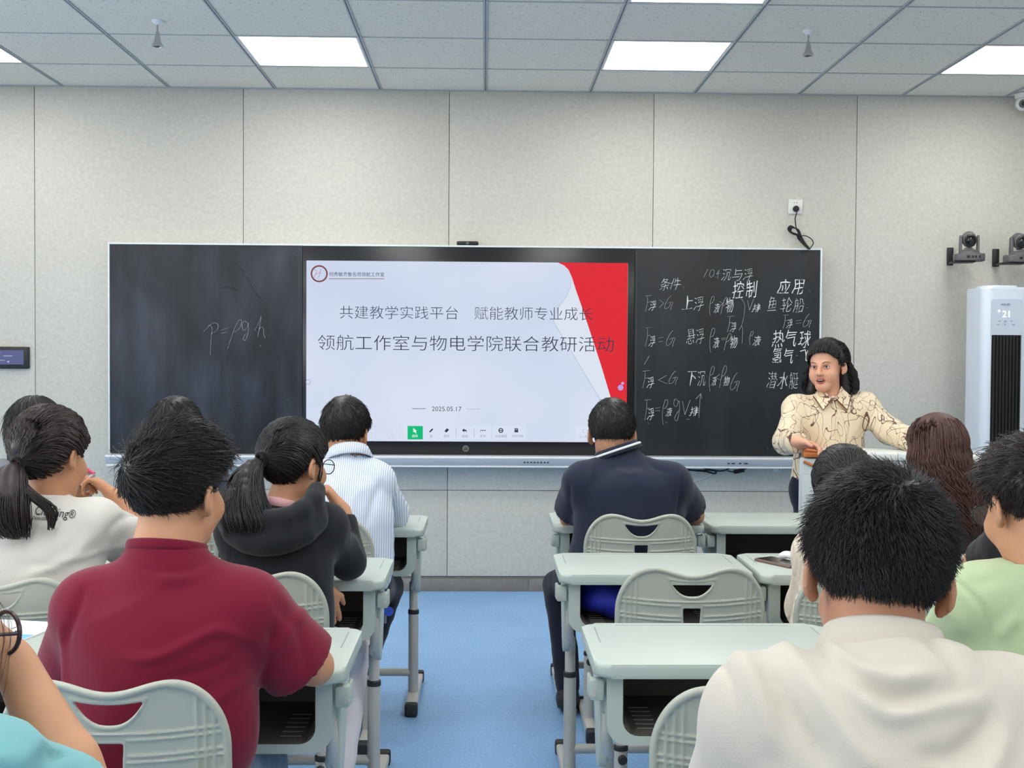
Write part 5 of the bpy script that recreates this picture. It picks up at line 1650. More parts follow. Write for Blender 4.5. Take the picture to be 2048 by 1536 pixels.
# ---------------------------------------------------------------- people
def Q(px, py, Y): return vec(P(px, py, Y))
m_jeans = cloth('blue_jeans', srgb(112, 132, 150), nscale=40, noise=0.15)
m_navytr = cloth('navy_trousers', srgb(30, 33, 48))
m_blacktr = cloth('black_trousers', srgb(34, 34, 40))
m_whitetr = cloth('white_trousers', srgb(214, 210, 214))
m_beigetr = cloth('khaki_trousers', srgb(140, 128, 108))
def black_short(H, root, seed, N=5000, tt=0.024, ts=0.014, tn=0.004, m=HB, **k):
    k.setdefault('flow', flow_whorl()); k.setdefault('thick', 0.02)
    nape = k.get('nape', -0.065)
    cap = hair_cap(H, tt, ts, tn, nape=nape, front=k.get('front', 0.07))
    k.setdefault('Lz', 0.5)
    return put_hair(H, root, m, cap, grow(H, N, seed, cap=(tt, ts, tn, ts, None), **k))

# --- student in maroon, near left
H = Head(Q(357, 988, 2.35), 25, 2, 0, 1.0)
J = dict(pel=(-0.66, 2.24, 0.55), waist=Q(322, 1450, 2.25), chest=Q(318, 1270, 2.27), neck=Q(334, 1098, 2.31),
         sl=Q(186, 1220, 2.29), sr=Q(492, 1220, 2.29), el=Q(150, 1330, 2.42), er=Q(628, 1332, 2.37), wl=Q(255, 1300, 2.62), wr=(-0.52, 2.66, 0.755))
J['chest'] = J['chest'] + vec((0, 0, 0))
m_maroon = cloth('maroon_cotton', srgb(118, 24, 48))
fd = [([(505, 1290), (455, 1262), (420, 1262), (330, 1300), (250, 1300)], 0.010, 0.007), ([(120, 1300), (150, 1230), (160, 1170)], 0.010, -0.006),
      ([(540, 1250), (530, 1330), (505, 1400)], 0.010, -0.008), ([(600, 1230), (560, 1290), (520, 1330)], 0.012, 0.005), ([(115, 1250), (122, 1330), (130, 1400)], 0.010, 0.006),
      ([(470, 1310), (420, 1330), (330, 1345)], 0.010, -0.004), ([(350, 1420), (420, 1400), (500, 1350)], 0.012, 0.005), ([(240, 1125), (330, 1150), (430, 1128)], 0.008, -0.003),
      ([(300, 1150), (350, 1165), (400, 1155)], 0.008, 0.0035), ([(520, 1180), (585, 1290), (600, 1380)], 0.009, -0.004)]
p, sh, SV, SF = build_person('student in a maroon t-shirt with glasses and thick black hair, at lower left', seat_legs(J, kr=(-0.50, 2.62, 0.46), ar=(-0.48, 2.60, 0.09)), H, SK1, 0.0050, None, m_maroon,
    'short', m_jeans, rch=0.180, rwa=0.170, rpe=0.176, rsh=0.068, rarm=0.080, sl_len=0.80, droop=0.02, collar='crew', neck_r=0.062, h_top=0.0060, wr=0.003, wsc=13, fold=fd, foldY=2.2, trap=0.066, sq=0.62, seed=3)
fl = flow_whorl((-0.035, -0.10, 0.055), 0.35, 0.15)
def flow_swept(p_, g):
    # from the crown forward over the top, standing up at the back left
    top = np.clip((p_[:, 2:3] - 0.03) / 0.05, 0, 1) * np.clip((p_[:, 1:2] + 0.09) / 0.06, 0, 1)
    a = np.array([0.55, 0.75, 0.0]); n = (p_ - EC) / ER ** 2; n /= np.linalg.norm(n, axis=1, keepdims=True)
    a = a - n * (n @ a)[:, None]
    return fl(p_, g) * (1 - top) + a * top
bul = lambda u, v, w: 0.005 * np.exp(-((u + 0.55) ** 2 + (v + 0.7) ** 2 + (w - 0.35) ** 2) / 0.25) + 0.010 * np.exp(-((u - 0.5) ** 2 + (v - 0.2) ** 2 + (w - 0.8) ** 2) / 0.3)
cq = (0.018, 0.010, 0.006, 0.010, bul)
put_hair(H, p, HB, hair_cap(H, *cq[:3], nape=-0.066, bulge=bul, h=0.005, tb=cq[3]),
         grow(H, 5000, 13, L=0.075, K=9, lift=0.05, jit=0.10, grav=0.05, flow=flow_swept, cap=(0.021, 0.011, 0.006, 0.011, bul), nape=0.0, r=0.0010, Lz=0.7),
         grow(H, 14000, 11, fine=0.85, L=0.032, K=8, lift=0.26, jit=0.16, grav=0.10, flow=flow_swept, cap=cq, nape=-0.066, r=0.0007, curlin=0.8, Lz=0.6),
         grow(H, 2500, 12, L=0.046, K=8, lift=0.75, jit=0.26, grav=0.06, flow=flow_swept, cap=cq, nape=0.0, r=0.0006, curlin=1.0, Lz=0.4, filt=lambda q: q[:, 0] < 0.03))
m_gl = mat('glasses_metal', srgb(60, 52, 50), 0.3, metal=0.6)
glasses(H, p, m_gl)
PEOPLE = {'maroon': p}

# --- foreground man in the cream polo
H = Head(Q(1753, 1160, 1.47), 9, 20, 5, 1.0)
J = dict(pel=(0.50, 1.20, 0.56), waist=(0.52, 1.26, 0.77), chest=Q(1762, 1500, 1.37), neck=Q(1764, 1316, 1.415),
         sl=Q(1538, 1440, 1.38), sr=Q(2010, 1446, 1.38), el=Q(1462, 1660, 1.46), er=Q(2090, 1660, 1.46), wl=(0.36, 1.62, 0.60), wr=(0.66, 1.62, 0.60))
m_cream = cloth('cream_pique', srgb(198, 190, 178))
fd = [([(1668, 1300), (1720, 1345), (1800, 1362), (1890, 1342)], 0.008, 0.010), ([(1640, 1285), (1690, 1335), (1790, 1395), (1880, 1385), (1990, 1365)], 0.009, -0.008),
      ([(1690, 1360), (1760, 1420), (1850, 1400), (1960, 1385)], 0.010, 0.010), ([(1600, 1300), (1640, 1380), (1700, 1480), (1760, 1536)], 0.013, 0.010),
      ([(1560, 1350), (1590, 1430), (1650, 1530)], 0.011, -0.009), ([(1520, 1340), (1540, 1420), (1560, 1536)], 0.012, 0.008), ([(1480, 1310), (1490, 1400), (1500, 1536)], 0.004, -0.004),
      ([(1985, 1400), (1930, 1450), (1860, 1480), (1790, 1485)], 0.011, -0.009), ([(2000, 1440), (1940, 1500), (1880, 1530)], 0.010, 0.006), ([(1890, 1300), (1915, 1330), (1925, 1370)], 0.006, -0.006), ([(1905, 1300), (1950, 1320), (2000, 1330)], 0.006, 0.005)]
p, sh, SV, SF = build_person('man in a cream polo shirt with short spiky black hair, nearest at lower right', seat_legs(J, kl=(0.40, 1.62, 0.50), kr=(0.62, 1.62, 0.50), al=(0.40, 1.60, 0.1), ar=(0.62, 1.60, 0.1)), H, SK3, 0.0050, None, m_cream,
    'short', m_beigetr, rch=0.190, rwa=0.175, rpe=0.18, rsh=0.068, rarm=0.076, sl_len=0.85, collar='polo', neck_r=0.052, cr=0.011, h_top=0.0060, wr=0.0012, wsc=12, fold=fd, foldY=1.27, trap=0.066, sq=0.62, seed=5)
fl2 = flow_whorl((0.016, -0.075, 0.095), 0.45, 0.10)
cq = (0.016, 0.009, 0.002, 0.012, None)
put_hair(H, p, HB, hair_cap(H, *cq[:3], nape=-0.078, h=0.005, tb=cq[3]),
         grow(H, 24000, 21, fine=0.8, L=0.027, K=6, lift=0.85, jit=0.20, grav=0.05, flow=fl2, cap=cq, nape=-0.080, r=0.00055, curlin=0.35, Lz=0.65),
         grow(H, 13000, 22, fine=0.8, L=0.020, K=5, lift=0.45, jit=0.18, grav=0.30, flow=fl2, cap=cq, nape=-0.084, r=0.0005, curlin=0.2, Lz=0.5))
PEOPLE['polo'] = p

# --- woman in the black hooded top
H = Head(Q(590, 930, 3.29), 38, 6, 0, 0.96)
J = dict(pel=(-0.56, 3.22, 0.55), waist=Q(560, 1210, 3.20), chest=Q(556, 1110, 3.23), neck=Q(560, 1018, 3.25),
         sl=Q(478, 1062, 3.22), sr=Q(648, 1052, 3.24), el=Q(520, 1190, 3.22), er=Q(694, 1120, 3.37), wl=Q(642, 1172, 3.30), wr=Q(684, 1022, 3.42))
m_blackh = cloth('black_knit', srgb(36, 38, 42))
hands = [dict(wr=J['wr'], d=(-0.35, -0.05, 0.55), n=(-0.9, -0.1, -0.2), side=-1, curl=(0.7, 0.8, 0.5), s=0.92), dict(wr=J['wl'], d=(0.25, 0.25, -1.0), n=(-0.4, 0.8, 0.2), side=1, curl=(0.2, 0.35, 0.3), s=0.92)]
p, sh, SV, SF = build_person('woman in a black hooded top with glasses and a ponytail, chin on her hand', seat_legs(J, kr=(-0.415, 3.68, 0.44), ar=(-0.43, 3.42, 0.09), kl=(-0.62, 3.66, 0.44)), H, SK1, 0.0048, None, m_blackh,
    'long', m_whitetr, hands=hands, rch=0.150, rwa=0.130, rpe=0.155, rsh=0.052, rarm=0.060, neck_r=0.041, h_top=0.0075, wr=0.0035, wsc=22, trap=0.045, sq=0.72, seed=8, cuff=0.88, rfore=0.036)
# hood hanging on the back
g = Field()
for k in range(9):
    a = math.radians(-100 + 200 * k / 8); b = math.radians(-100 + 200 * (k + 1) / 8)
    cc = Q(535, 1030, 3.10)
    q0 = cc + vec((-0.115 * math.sin(a) * -1, 0.085 - 0.105 * math.cos(a), 0.045 - 0.035 * math.cos(a) * 1.6)); q1 = cc + vec((-0.115 * math.sin(b) * -1, 0.085 - 0.105 * math.cos(b), 0.045 - 0.035 * math.cos(b) * 1.6))
    if k < 8: g.cap(q0, q1, 0.024, 0.024, 0.02); g.cap(q0 + vec((0, 0.01, -0.055)), q1 + vec((0, 0.01, -0.055)), 0.030, 0.030, 0.03)
g.ell(cc + vec((0, 0.045, -0.05)), (0.10, 0.075, 0.060), 0.03)
garment('hood', g, 0.006, m_blackh, p, 0.002, 20, 9)
m_pink = cloth('pink_undershirt', srgb(232, 176, 178))
collar_ring('undershirt_collar', J['neck'] + vec((0.005, 0.0, 0.012)), (0.2, 0.25, 1), (0, 1, 0), 0.047, 0.047, [(0.007 * math.cos(a), 0.014 * math.sin(a)) for a in [k * 2 * math.pi / 10 for k in range(10)]], m_pink, p)
T = (0.0, -0.128, 0.012)
tw = H.w1(T)
gd = [tw, tw + vec((-0.030, -0.035, -0.030)), tw + vec((-0.030, -0.085, -0.095)), tw + vec((-0.015, -0.115, -0.15)), tw + vec((-0.010, -0.110, -0.185))]
V1, F1 = merge(pulled(H, 5500, 31, T, 0.015, 0.0010, front=0.062, nape=-0.080), pulled(H, 1500, 32, T, 0.015, 0.0010, front=0.060, nape=-0.080, filt=lambda q: q[:, 1] > 0.0))
V1 = H.w(V1)
V2, F2 = hair_cap(H, 0.012, 0.010, 0.010, nape=-0.085, front=0.064, bulge=lambda u, v, w: 0.012 * np.exp(-((u) ** 2 + (v + 1) ** 2 + (w + 0.1) ** 2) / 0.1))
V2 = H.w(V2)
V3, F3 = tail_strands(gd, 1300, 33, [0.012, 0.038, 0.062, 0.078, 0.060], r=0.0012, ragged=0.2)
V4, F4 = tail_core(gd, [0.012, 0.038, 0.058, 0.060, 0.02], 0.6, 0.35)
# loose wisps beside the ear
wis = [H.w1((0.066, 0.040, 0.03)), H.w1((0.070, 0.035, -0.02)), H.w1((0.064, 0.030, -0.065)), H.w1((0.060, 0.034, -0.095))]
V5, F5 = tail_strands(wis, 14, 34, [0.004, 0.008, 0.008, 0.004], r=0.0006)
wis = [H.w1((0.055, -0.03, -0.05)), H.w1((0.052, -0.028, -0.09)), H.w1((0.060, -0.02, -0.13))]
V6, F6 = tail_strands(wis, 12, 35, [0.006, 0.006, 0.004], r=0.0005)
V, F = merge((V1, F1), (V2, F2), (V3, F3), (V4, F4), (V5, F5))
put('hair', V, F, HB, p)
m_tie = cloth('hair_tie_black', srgb(20, 20, 22))
hair_tie(H, T, m_tie, p)
glasses(H, p, m_gl)
PEOPLE['hood'] = p

# --- woman in the white printed shirt, far left middle row
H = Head(Q(105, 915, 3.17), 24, 10, -4, 0.98)
J = dict(pel=(-1.20, 3.14, 0.55), waist=Q(80, 1220, 3.10), chest=Q(85, 1110, 3.12), neck=Q(98, 1000, 3.15),
         sl=Q(5, 1060, 3.12), sr=Q(190, 1048, 3.13), el=Q(30, 1140, 3.38), er=Q(286, 1092, 3.34), wl=Q(118, 1010, 3.40), wr=Q(236, 1000, 3.36))
m_whitet = cloth('white_cotton', srgb(210, 206, 198))
hands = [dict(wr=J['wr'], d=(-0.62, 0.05, 0.55), n=(-0.5, -0.2, -0.75), side=-1, curl=(0.35, 0.7, 0.5), s=0.95), dict(wr=J['wl'], d=(0.45, -0.1, 0.5), n=(0.5, -0.4, -0.4), side=1, curl=(0.5, 0.7, 0.5), s=0.92)]
fd = [([(190, 1060), (150, 1110), (100, 1135)], 0.014, 0.006), ([(285, 1100), (200, 1110), (110, 1130), (60, 1150)], 0.012, 0.006), ([(250, 1020), (215, 1060), (200, 1100)], 0.010, -0.006), ([(60, 1120), (150, 1125), (220, 1105)], 0.009, -0.005)]
p, sh, SV, SF = build_person('woman with a long low ponytail in a white printed t-shirt, at the left edge', seat_legs(J), H, SK2, 0.0048, None, m_whitet,
    'short', m_blacktr, hands=hands, rch=0.160, rwa=0.145, rpe=0.165, rsh=0.058, rarm=0.072, sl_len=0.86, collar='crew', neck_r=0.042, h_top=0.0075, wr=0.002, wsc=16, fold=fd, foldY=3.05, trap=0.05, sq=0.70, seed=12)
# print on the back of the shirt, laid onto the cloth
from mathutils.bvhtree import BVHTree
def on_cloth(s, x0, x1, y0, y1, Y, m, V, F, root, thin=0.0, slope=0.0, name='shirt_print', shear=0.0):
    bv = BVHTree.FromPolygons([tuple(v) for v in V.tolist()], [tuple(int(i) for i in q) for q in F])
    me, T_ = text_mesh(s, thin=thin, shear=shear, res=2)
    a, b = P(x0, y1, Y), P(x1, y0, Y)
    u = (T_[:, 0] - T_[:, 0].min()) / max(np.ptp(T_[:, 0]), 1e-6); w = (T_[:, 1] - T_[:, 1].min()) / max(np.ptp(T_[:, 1]), 1e-6)
    out = []
    for i in range(len(T_)):
        x = a.x + (b.x - a.x) * u[i]; z = a.z + (b.z - a.z) * w[i] + slope * (x - a.x)
        hit = bv.ray_cast(Vector((x, Y - 0.5, z)), Vector((0, 1, 0)))
        y = hit[0].y - 0.0022 if hit[0] is not None else Y
        out.append((x - root.location.x, y - root.location.y, z - root.location.z))
    me.vertices.foreach_set('co', np.array(out, dtype=np.float32).ravel()); me.update(); me.materials.clear()
    return link(name, me, m, root)
m_print = mat('print_black', srgb(40, 40, 44), 0.8)
on_cloth('Clothing®', 50, 134, 1019, 1040, 3.0, m_print, SV, SF, p, slope=-0.10)
on_cloth('beautiful day', 50, 102, 1036, 1046, 3.0, m_print, SV, SF, p, slope=-0.08, shear=0.2)
T = (0.0, -0.122, -0.030)
tw = H.w1(T)
gd = [tw, tw + vec((-0.01, -0.03, -0.03)), tw + vec((-0.005, -0.06, -0.08)), tw + vec((0.0, -0.07, -0.14)), tw + vec((0.02, -0.065, -0.18))]
gd2 = [tw, tw + vec((0.0, -0.03, -0.03)), tw + vec((0.055, -0.05, -0.07)), tw + vec((0.10, -0.05, -0.11)), tw + vec((0.10, -0.045, -0.16))]
gd3 = [tw, tw + vec((-0.04, -0.02, -0.03)), tw + vec((-0.07, -0.05, -0.09)), tw + vec((-0.08, -0.05, -0.16))]
pa = merge(pulled(H, 5500, 41, T, 0.019, 0.0010, front=0.06), pulled(H, 2500, 46, T, 0.019, 0.0010, front=0.058, filt=lambda q: q[:, 1] > -0.01))
V, F = merge((H.w(pa[0]), pa[1]),
             *[(H.w(a_), b_) for a_, b_ in [hair_cap(H, 0.020, 0.016, 0.008, nape=-0.066, front=0.064, bulge=lambda u, v, w: 0.016 * np.exp(-((u) ** 2 + (v + 1) ** 2 + (w + 0.25) ** 2) / 0.12))]],
             tail_strands(gd, 1000, 42, [0.012, 0.045, 0.062, 0.060, 0.035], r=0.0013), tail_core(gd, [0.012, 0.045, 0.06, 0.045, 0.006], 0.65),
             tail_strands(gd2, 330, 43, [0.01, 0.02, 0.022, 0.018, 0.008], r=0.0013), tail_strands(gd3, 500, 44, [0.012, 0.03, 0.035, 0.02], r=0.0013), tail_core(gd3, [0.012, 0.028, 0.03, 0.01], 0.6))
put('hair', V, F, HD, p)
hair_tie(H, T, m_tie, p, 0.016)
PEOPLE['white'] = p
# the pink-capped thing she holds
t0 = Q(172, 938, 3.36); t1 = Q(188, 948, 3.36); t2 = Q(163, 972, 3.34)
t = empty('lip_balm', tuple(t1), 'small clear tube with a pink tip held at the mouth of the woman in white', 'tube')
off = t.location
MB().tube([tuple(t1 - vec(off)), tuple(t2 - vec(off))], [0.006, 0.005], 10).build('tube_body', mat('clear_plastic', srgb(225, 225, 232), 0.15, trans=0.5), t)
MB().tube([tuple(t0 - vec(off)), tuple(t1 - vec(off))], [0.006, 0.0065], 10).build('pink_tip', mat('pink_plastic', srgb(214, 86, 120), 0.4), t)

# --- man in the striped shirt, front row left
m_stripe = bpy.data.materials.new('striped_cotton'); m_stripe.use_nodes = True
nt = m_stripe.node_tree; b_ = nt.nodes['Principled BSDF']; b_.inputs['Roughness'].default_value = 0.85
tc = nt.nodes.new('ShaderNodeTexCoord'); wv = nt.nodes.new('ShaderNodeTexWave'); wv.inputs['Scale'].default_value = 42; wv.inputs['Distortion'].default_value = 0.8; wv.inputs['Detail'].default_value = 1
wv.bands_direction = 'X'
nt.links.new(tc.outputs['Object'], wv.inputs['Vector'])
r_ = nt.nodes.new('ShaderNodeValToRGB'); r_.color_ramp.elements[0].position = 0.25; r_.color_ramp.elements[0].color = srgb(176, 192, 218)
r_.color_ramp.elements[1].position = 0.55; r_.color_ramp.elements[1].color = srgb(228, 232, 240)
nt.links.new(wv.outputs[0], r_.inputs[0]); nt.links.new(r_.outputs[0], b_.inputs['Base Color'])
H = Head(Q(692, 868, 4.32), 14, 14, 0, 0.98)
J = dict(pel=(-0.50, 4.20, 0.55), waist=Q(690, 1120, 4.18), chest=Q(694, 1010, 4.20), neck=Q(698, 916, 4.26),
         sl=Q(632, 962, 4.22), sr=Q(752, 962, 4.24), el=Q(602, 1040, 4.44), er=Q(783, 1026, 4.46), wl=Q(640, 1045, 4.62), wr=Q(730, 1042, 4.64))
hands = [dict(wr=J['wr'], d=(-0.7, 0.5, 0.0), n=(0, 0, -1), side=-1, s=0.95), dict(wr=J['wl'], d=(0.7, 0.5, 0.0), n=(0, 0, -1), side=1, s=0.95)]
fd = [([(760, 960), (745, 1010), (730, 1060)], 0.012, -0.008), ([(700, 930), (740, 945), (775, 985)], 0.012, 0.006), ([(665, 960), (680, 1010), (700, 1050)], 0.012, 0.006)]
p, sh, SV, SF = build_person('man in a pale blue and white striped long-sleeved shirt, front row left', seat_legs(J, kr=(-0.385, 4.66, 0.445), ar=(-0.475, 4.34, 0.10)), H, SK2, 0.0060, None, m_stripe,
    'long', m_navytr, hands=hands, rch=0.170, rwa=0.155, rpe=0.16, rsh=0.060, rarm=0.072, neck_r=0.052, h_top=0.0080, wr=0.004, wsc=20, fold=fd, foldY=4.1, collar='polo', trap=0.05, sq=0.68, seed=15)
black_short(H, p, 51, 4500, 0.020, 0.013, 0.004, L=0.032, lift=0.3, jit=0.2, r=0.0009, nape=-0.062)
PEOPLE['striped'] = p
# keys at his belt
k0 = Q(766, 1195, 4.24)
t = empty('key_ring', (k0[0], k0[1], k0[2]), 'keys with a round blue tag hanging beside the striped shirt man', 'keys')
MB().lathe([(0.017, 0), (0.017, 0.004)], (0.022, -0.01, -0.048), 20, (math.pi / 2, 0, 0)).build('blue_tag', mat('blue_tag', srgb(60, 90, 200), 0.4), t)
MB().tube([(0, 0, 0), (0.002, -0.006, -0.03), (0.005, -0.006, -0.05)], 0.003, 6).build('strap', m_chrome, t)
for dx, l in ((0.0, 0.05), (0.010, 0.042)):
    MB().bb(dx - 0.004, dx + 0.004, -0.010, -0.008, -0.05 - l, -0.05).lathe([(0.009, 0), (0.009, 0.002)], (dx, -0.008, -0.052), 12, (math.pi / 2, 0, 0)).build('key', m_chrome, t)

# --- man in the navy polo, front row right
H = Head(Q(1224, 870, 4.38), 7, 14, 0, 1.0)
J = dict(pel=(0.50, 4.34, 0.56), waist=Q(1262, 1130, 4.31), chest=Q(1256, 1012, 4.31), neck=Q(1234, 903, 4.36),
         sl=Q(1166, 965, 4.30), sr=Q(1342, 965, 4.30), el=Q(1140, 1035, 4.50), er=Q(1388, 1030, 4.50), wl=Q(1190, 1040, 4.68), wr=Q(1330, 1038, 4.70))
m_navy = cloth('navy_pique', srgb(40, 45, 62))
fd = [([(1190, 925), (1185, 950), (1170, 975)], 0.010, 0.006), ([(1235, 935), (1250, 950), (1290, 945)], 0.010, 0.004), ([(1300, 915), (1310, 935), (1345, 950)], 0.009, -0.005), ([(1365, 950), (1362, 1000), (1355, 1040)], 0.007, -0.007), ([(1140, 960), (1143, 1010), (1150, 1050)], 0.007, -0.007)]
hands = [dict(wr=J['wr'], d=(-0.7, 0.5, 0.0), n=(0, 0, -1), side=-1, s=1), dict(wr=J['wl'], d=(0.7, 0.5, 0.0), n=(0, 0, -1), side=1, s=1)]
p, sh, SV, SF = build_person('broad man in a navy polo with a white-striped collar, front row right', seat_legs(J, kl=(0.30, 4.72, 0.445), al=(0.325, 4.50, 0.10)), H, SK3, 0.0060, None, m_navy,
    'short', m_navytr, hands=hands, rch=0.205, rwa=0.205, rpe=0.20, rsh=0.064, rarm=0.076, sl_len=0.70, neck_r=0.058, cr=0.016, h_top=0.0080, wr=0.0018, wsc=14, fold=fd, foldY=4.2, collar='polo', ch=0.45, trap=0.062, sq=0.66, seed=18)
nb = J['neck']; hb = H.w1((0, -0.018, -0.045)); ax = (hb - nb) / np.linalg.norm(hb - nb)
m_whs = cloth('white_stripe', srgb(220, 224, 226))
axc = nb - J['chest']; axc = axc / np.linalg.norm(axc) * 0.75 + ax * 0.25; axc /= np.linalg.norm(axc)
collar_ring('collar_stripe', nb + axc * 0.008, axc, (0, 1, 0), 0.074, 0.074, [(0.0150, 0.000), (0.0185, 0.001), (0.0225, -0.007), (0.0185, -0.008)], m_whs, p, gap=0.25)
black_short(H, p, 61, 5500, 0.016, 0.010, 0.002, L=0.018, lift=0.4, jit=0.18, r=0.0009, nape=-0.066)
PEOPLE['navy'] = p

# --- man whose hair shows behind the maroon student
H = Head(Q(352, 872, 4.27), 10, 20, 0, 0.98)
J = dict(pel=(-1.10, 4.16, 0.55), waist=Q(350, 1120, 4.16), chest=Q(350, 1010, 4.18), neck=Q(352, 925, 4.22),
         sl=Q(282, 972, 4.22), sr=Q(418, 972, 4.22), el=Q(262, 1040, 4.42), er=Q(440, 1044, 4.40), wl=Q(330, 1046, 4.56), wr=Q(452, 1052, 4.44))
J['wr'] = Q(405, 1050, 4.52)
hands = [dict(wr=J['wr'], d=(0.9, -0.1, 0.0), n=(0, 0.5, -1), side=-1, s=0.95), dict(wr=J['wl'], d=(0.8, 0.2, 0), n=(0, 0, -1), side=1, s=0.95)]
m_dkblue = cloth('slate_blue_jacket', srgb(52, 60, 76))
p, sh, SV, SF = build_person('black-haired person in slate blue mostly hidden behind the student in maroon', seat_legs(J), H, SK3, 0.0085, None, m_dkblue,
    'long', m_blacktr, hands=hands, rch=0.175, rwa=0.16, rpe=0.165, rsh=0.064, rarm=0.072, h_top=0.010, wr=0.003, collar='crew', seed=21)
black_short(H, p, 71, 4000, 0.024, 0.014, 0.004, L=0.034, lift=0.35, jit=0.22, r=0.001)
PEOPLE['hidden'] = p
t = empty('phone', tuple(Q(436, 1044, 4.40)), 'black phone held low between the maroon shirt and the black hood', 'phone')
MB().box((0, 0, 0.02), (0.07, 0.009, 0.12), 0.003, (0.9, 0, 0.2)).build('case', m_black, t)

# --- front row person in grey at the far left
H = Head(Q(72, 872, 4.27), 4, 10, 0, 1.0)
J = dict(pel=(-1.63, 4.16, 0.55), waist=Q(66, 1120, 4.16), chest=Q(68, 1010, 4.18), neck=Q(70, 930, 4.22),
         sl=Q(2, 962, 4.22), sr=Q(138, 968, 4.22), el=Q(-20, 1040, 4.42), er=Q(160, 1044, 4.42), wl=Q(40, 1046, 4.60), wr=Q(110, 1046, 4.60))
m_greyt = cloth('grey_jersey', srgb(130, 132, 138))
p, sh, SV, SF = build_person('person with a short black bob in a grey top, front row far left', seat_legs(J), H, SK2, 0.0085, None, m_greyt,
    'long', m_blacktr, rch=0.168, rwa=0.155, rpe=0.16, rsh=0.066, rarm=0.070, h_top=0.009, wr=0.002, collar='crew', seed=24, earr=False)
fb = flow_whorl((0, -0.03, 0.12), 0.15, 0.5)
V1, F1 = hair_cap(H, 0.022, 0.022, 0.016, nape=-0.085, front=0.06)
V2, F2 = grow(H, 4000, 81, L=0.06, K=7, lift=0.18, jit=0.12, grav=0.3, flow=fb, cap=(0.024, 0.024, 0.017, 0.024, None), r=0.001, nape=-0.07)
V3, F3 = long_hair(H, p, HB, 82, 1600, float(H.c[2]) - 0.085, wave=0.002, flare=-0.012, r=0.0014, az_min=75, inflate=0.024, zvar=0.03)
V, F = merge((H.w(V1), F1), (H.w(V2), F2), (V3, F3))
put('hair', V, F, HB, p)
PEOPLE['grey'] = p

# --- woman with long wavy hair, front row right
H = Head(Q(1872, 905, 4.26), -8, 6, 0, 1.0)
J = dict(pel=(1.70, 4.22, 0.55), waist=Q(1905, 1120, 4.20), chest=Q(1900, 1010, 4.22), neck=Q(1880, 950, 4.24),
         sl=Q(1822, 990, 4.24), sr=Q(1952, 992, 4.24), el=Q(1805, 1040, 4.42), er=Q(1975, 1044, 4.44), wl=Q(1850, 1040, 4.62), wr=Q(1930, 1042, 4.62))
m_dkt = cloth('dark_brown_top', srgb(60, 48, 46))
p, sh, SV, SF = build_person('woman seen from behind with long wavy red-brown hair, front row right', seat_legs(J), H, SK1, 0.0085, None, m_dkt,
    'long', m_blacktr, rch=0.150, rwa=0.135, rpe=0.155, rsh=0.055, rarm=0.062, h_top=0.009, seed=27, earr=False, neck_r=0.046)
cap = hair_cap(H, 0.024, 0.022, 0.022, nape=-0.09, front=0.062)
ze = 1.374 - (1045 - 715) / FOCAL * 4.15
L1 = long_hair(H, p, HR, 91, 6500, ze, wave=0.012, flare=0.020, r=0.0015, az_min=80, inflate=0.030, K=22, back_y=-0.03, zvar=0.16)
L1V = L1[0].copy()
# hair drifts to the right as it falls
dz = np.clip((H.c[2] - 0.02 - L1V[:, 2]) / 0.25, 0, 2)
L1V[:, 0] += 0.055 * dz
cf = Field(); a = H.c
cf.cap(a + vec((0, -0.035, 0.02)), a + vec((0.025, -0.075, -0.14)), 0.085, 0.095, 0.03, 'u', (0, 1, 0), 0.55).cap(a + vec((0.025, -0.075, -0.14)), a + vec((0.062, -0.10, -0.25)), 0.090, 0.060, 0.03, 'u', (0, 1, 0), 0.5)
V, F = merge((H.w(cap[0]), cap[1]), (L1V, L1[1]), cf.mesh(0.006))
put('hair', V, F, HR, p)
PEOPLE['longhair'] = p

# --- person in ribbed cream, middle row right, bent low
H = Head(Q(1688, 985, 3.34), 6, 30, 0, 0.98)
J = dict(pel=(1.00, 3.22, 0.55), waist=Q(1700, 1290, 3.16), chest=Q(1700, 1180, 3.18), neck=Q(1692, 1062, 3.26),
         sl=Q(1640, 1108, 3.20), sr=Q(1760, 1110, 3.20), el=Q(1618, 1215, 3.30), er=Q(1800, 1190, 3.42), wl=Q(1660, 1180, 3.56), wr=Q(1740, 1165, 3.58))
m_rib = cloth('ribbed_cream', srgb(222, 208, 190))
nt = m_rib.node_tree; b_ = nt.nodes['Principled BSDF']; tc = nt.nodes.new('ShaderNodeTexCoord'); wv = nt.nodes.new('ShaderNodeTexWave'); wv.inputs['Scale'].default_value = 38; wv.inputs['Distortion'].default_value = 0.5
nt.links.new(tc.outputs['Object'], wv.inputs['Vector']); bp = nt.nodes.new('ShaderNodeBump'); bp.inputs['Strength'].default_value = 0.8; bp.inputs['Distance'].default_value = 0.004
nt.links.new(wv.outputs[0], bp.inputs['Height']); nt.links.new(bp.outputs[0], b_.inputs['Normal'])
p, sh, SV, SF = build_person('dark-haired person in a ribbed cream top, mostly hidden behind the cream polo man', seat_legs(J), H, SK1, 0.0085, None, m_rib,
    'long', m_blacktr, rch=0.150, rwa=0.15, rpe=0.165, rsh=0.062, rarm=0.076, h_top=0.0075, wr=0.004, wsc=22, seed=30, earr=False, neck_r=0.046)
cap = hair_cap(H, 0.016, 0.016, 0.012, nape=-0.075)
gl = pulled(H, 4500, 95, (0.0, -0.118, -0.02), 0.014, 0.0011)
put_hair(H, p, HB, cap, gl)
hair_tie(H, (0.0, -0.118, -0.02), m_tie, p, 0.014)
tw = H.w1((0.0, -0.118, -0.02))
gd = [tw, tw + vec((0.01, -0.03, -0.05)), tw + vec((0.01, -0.03, -0.16))]
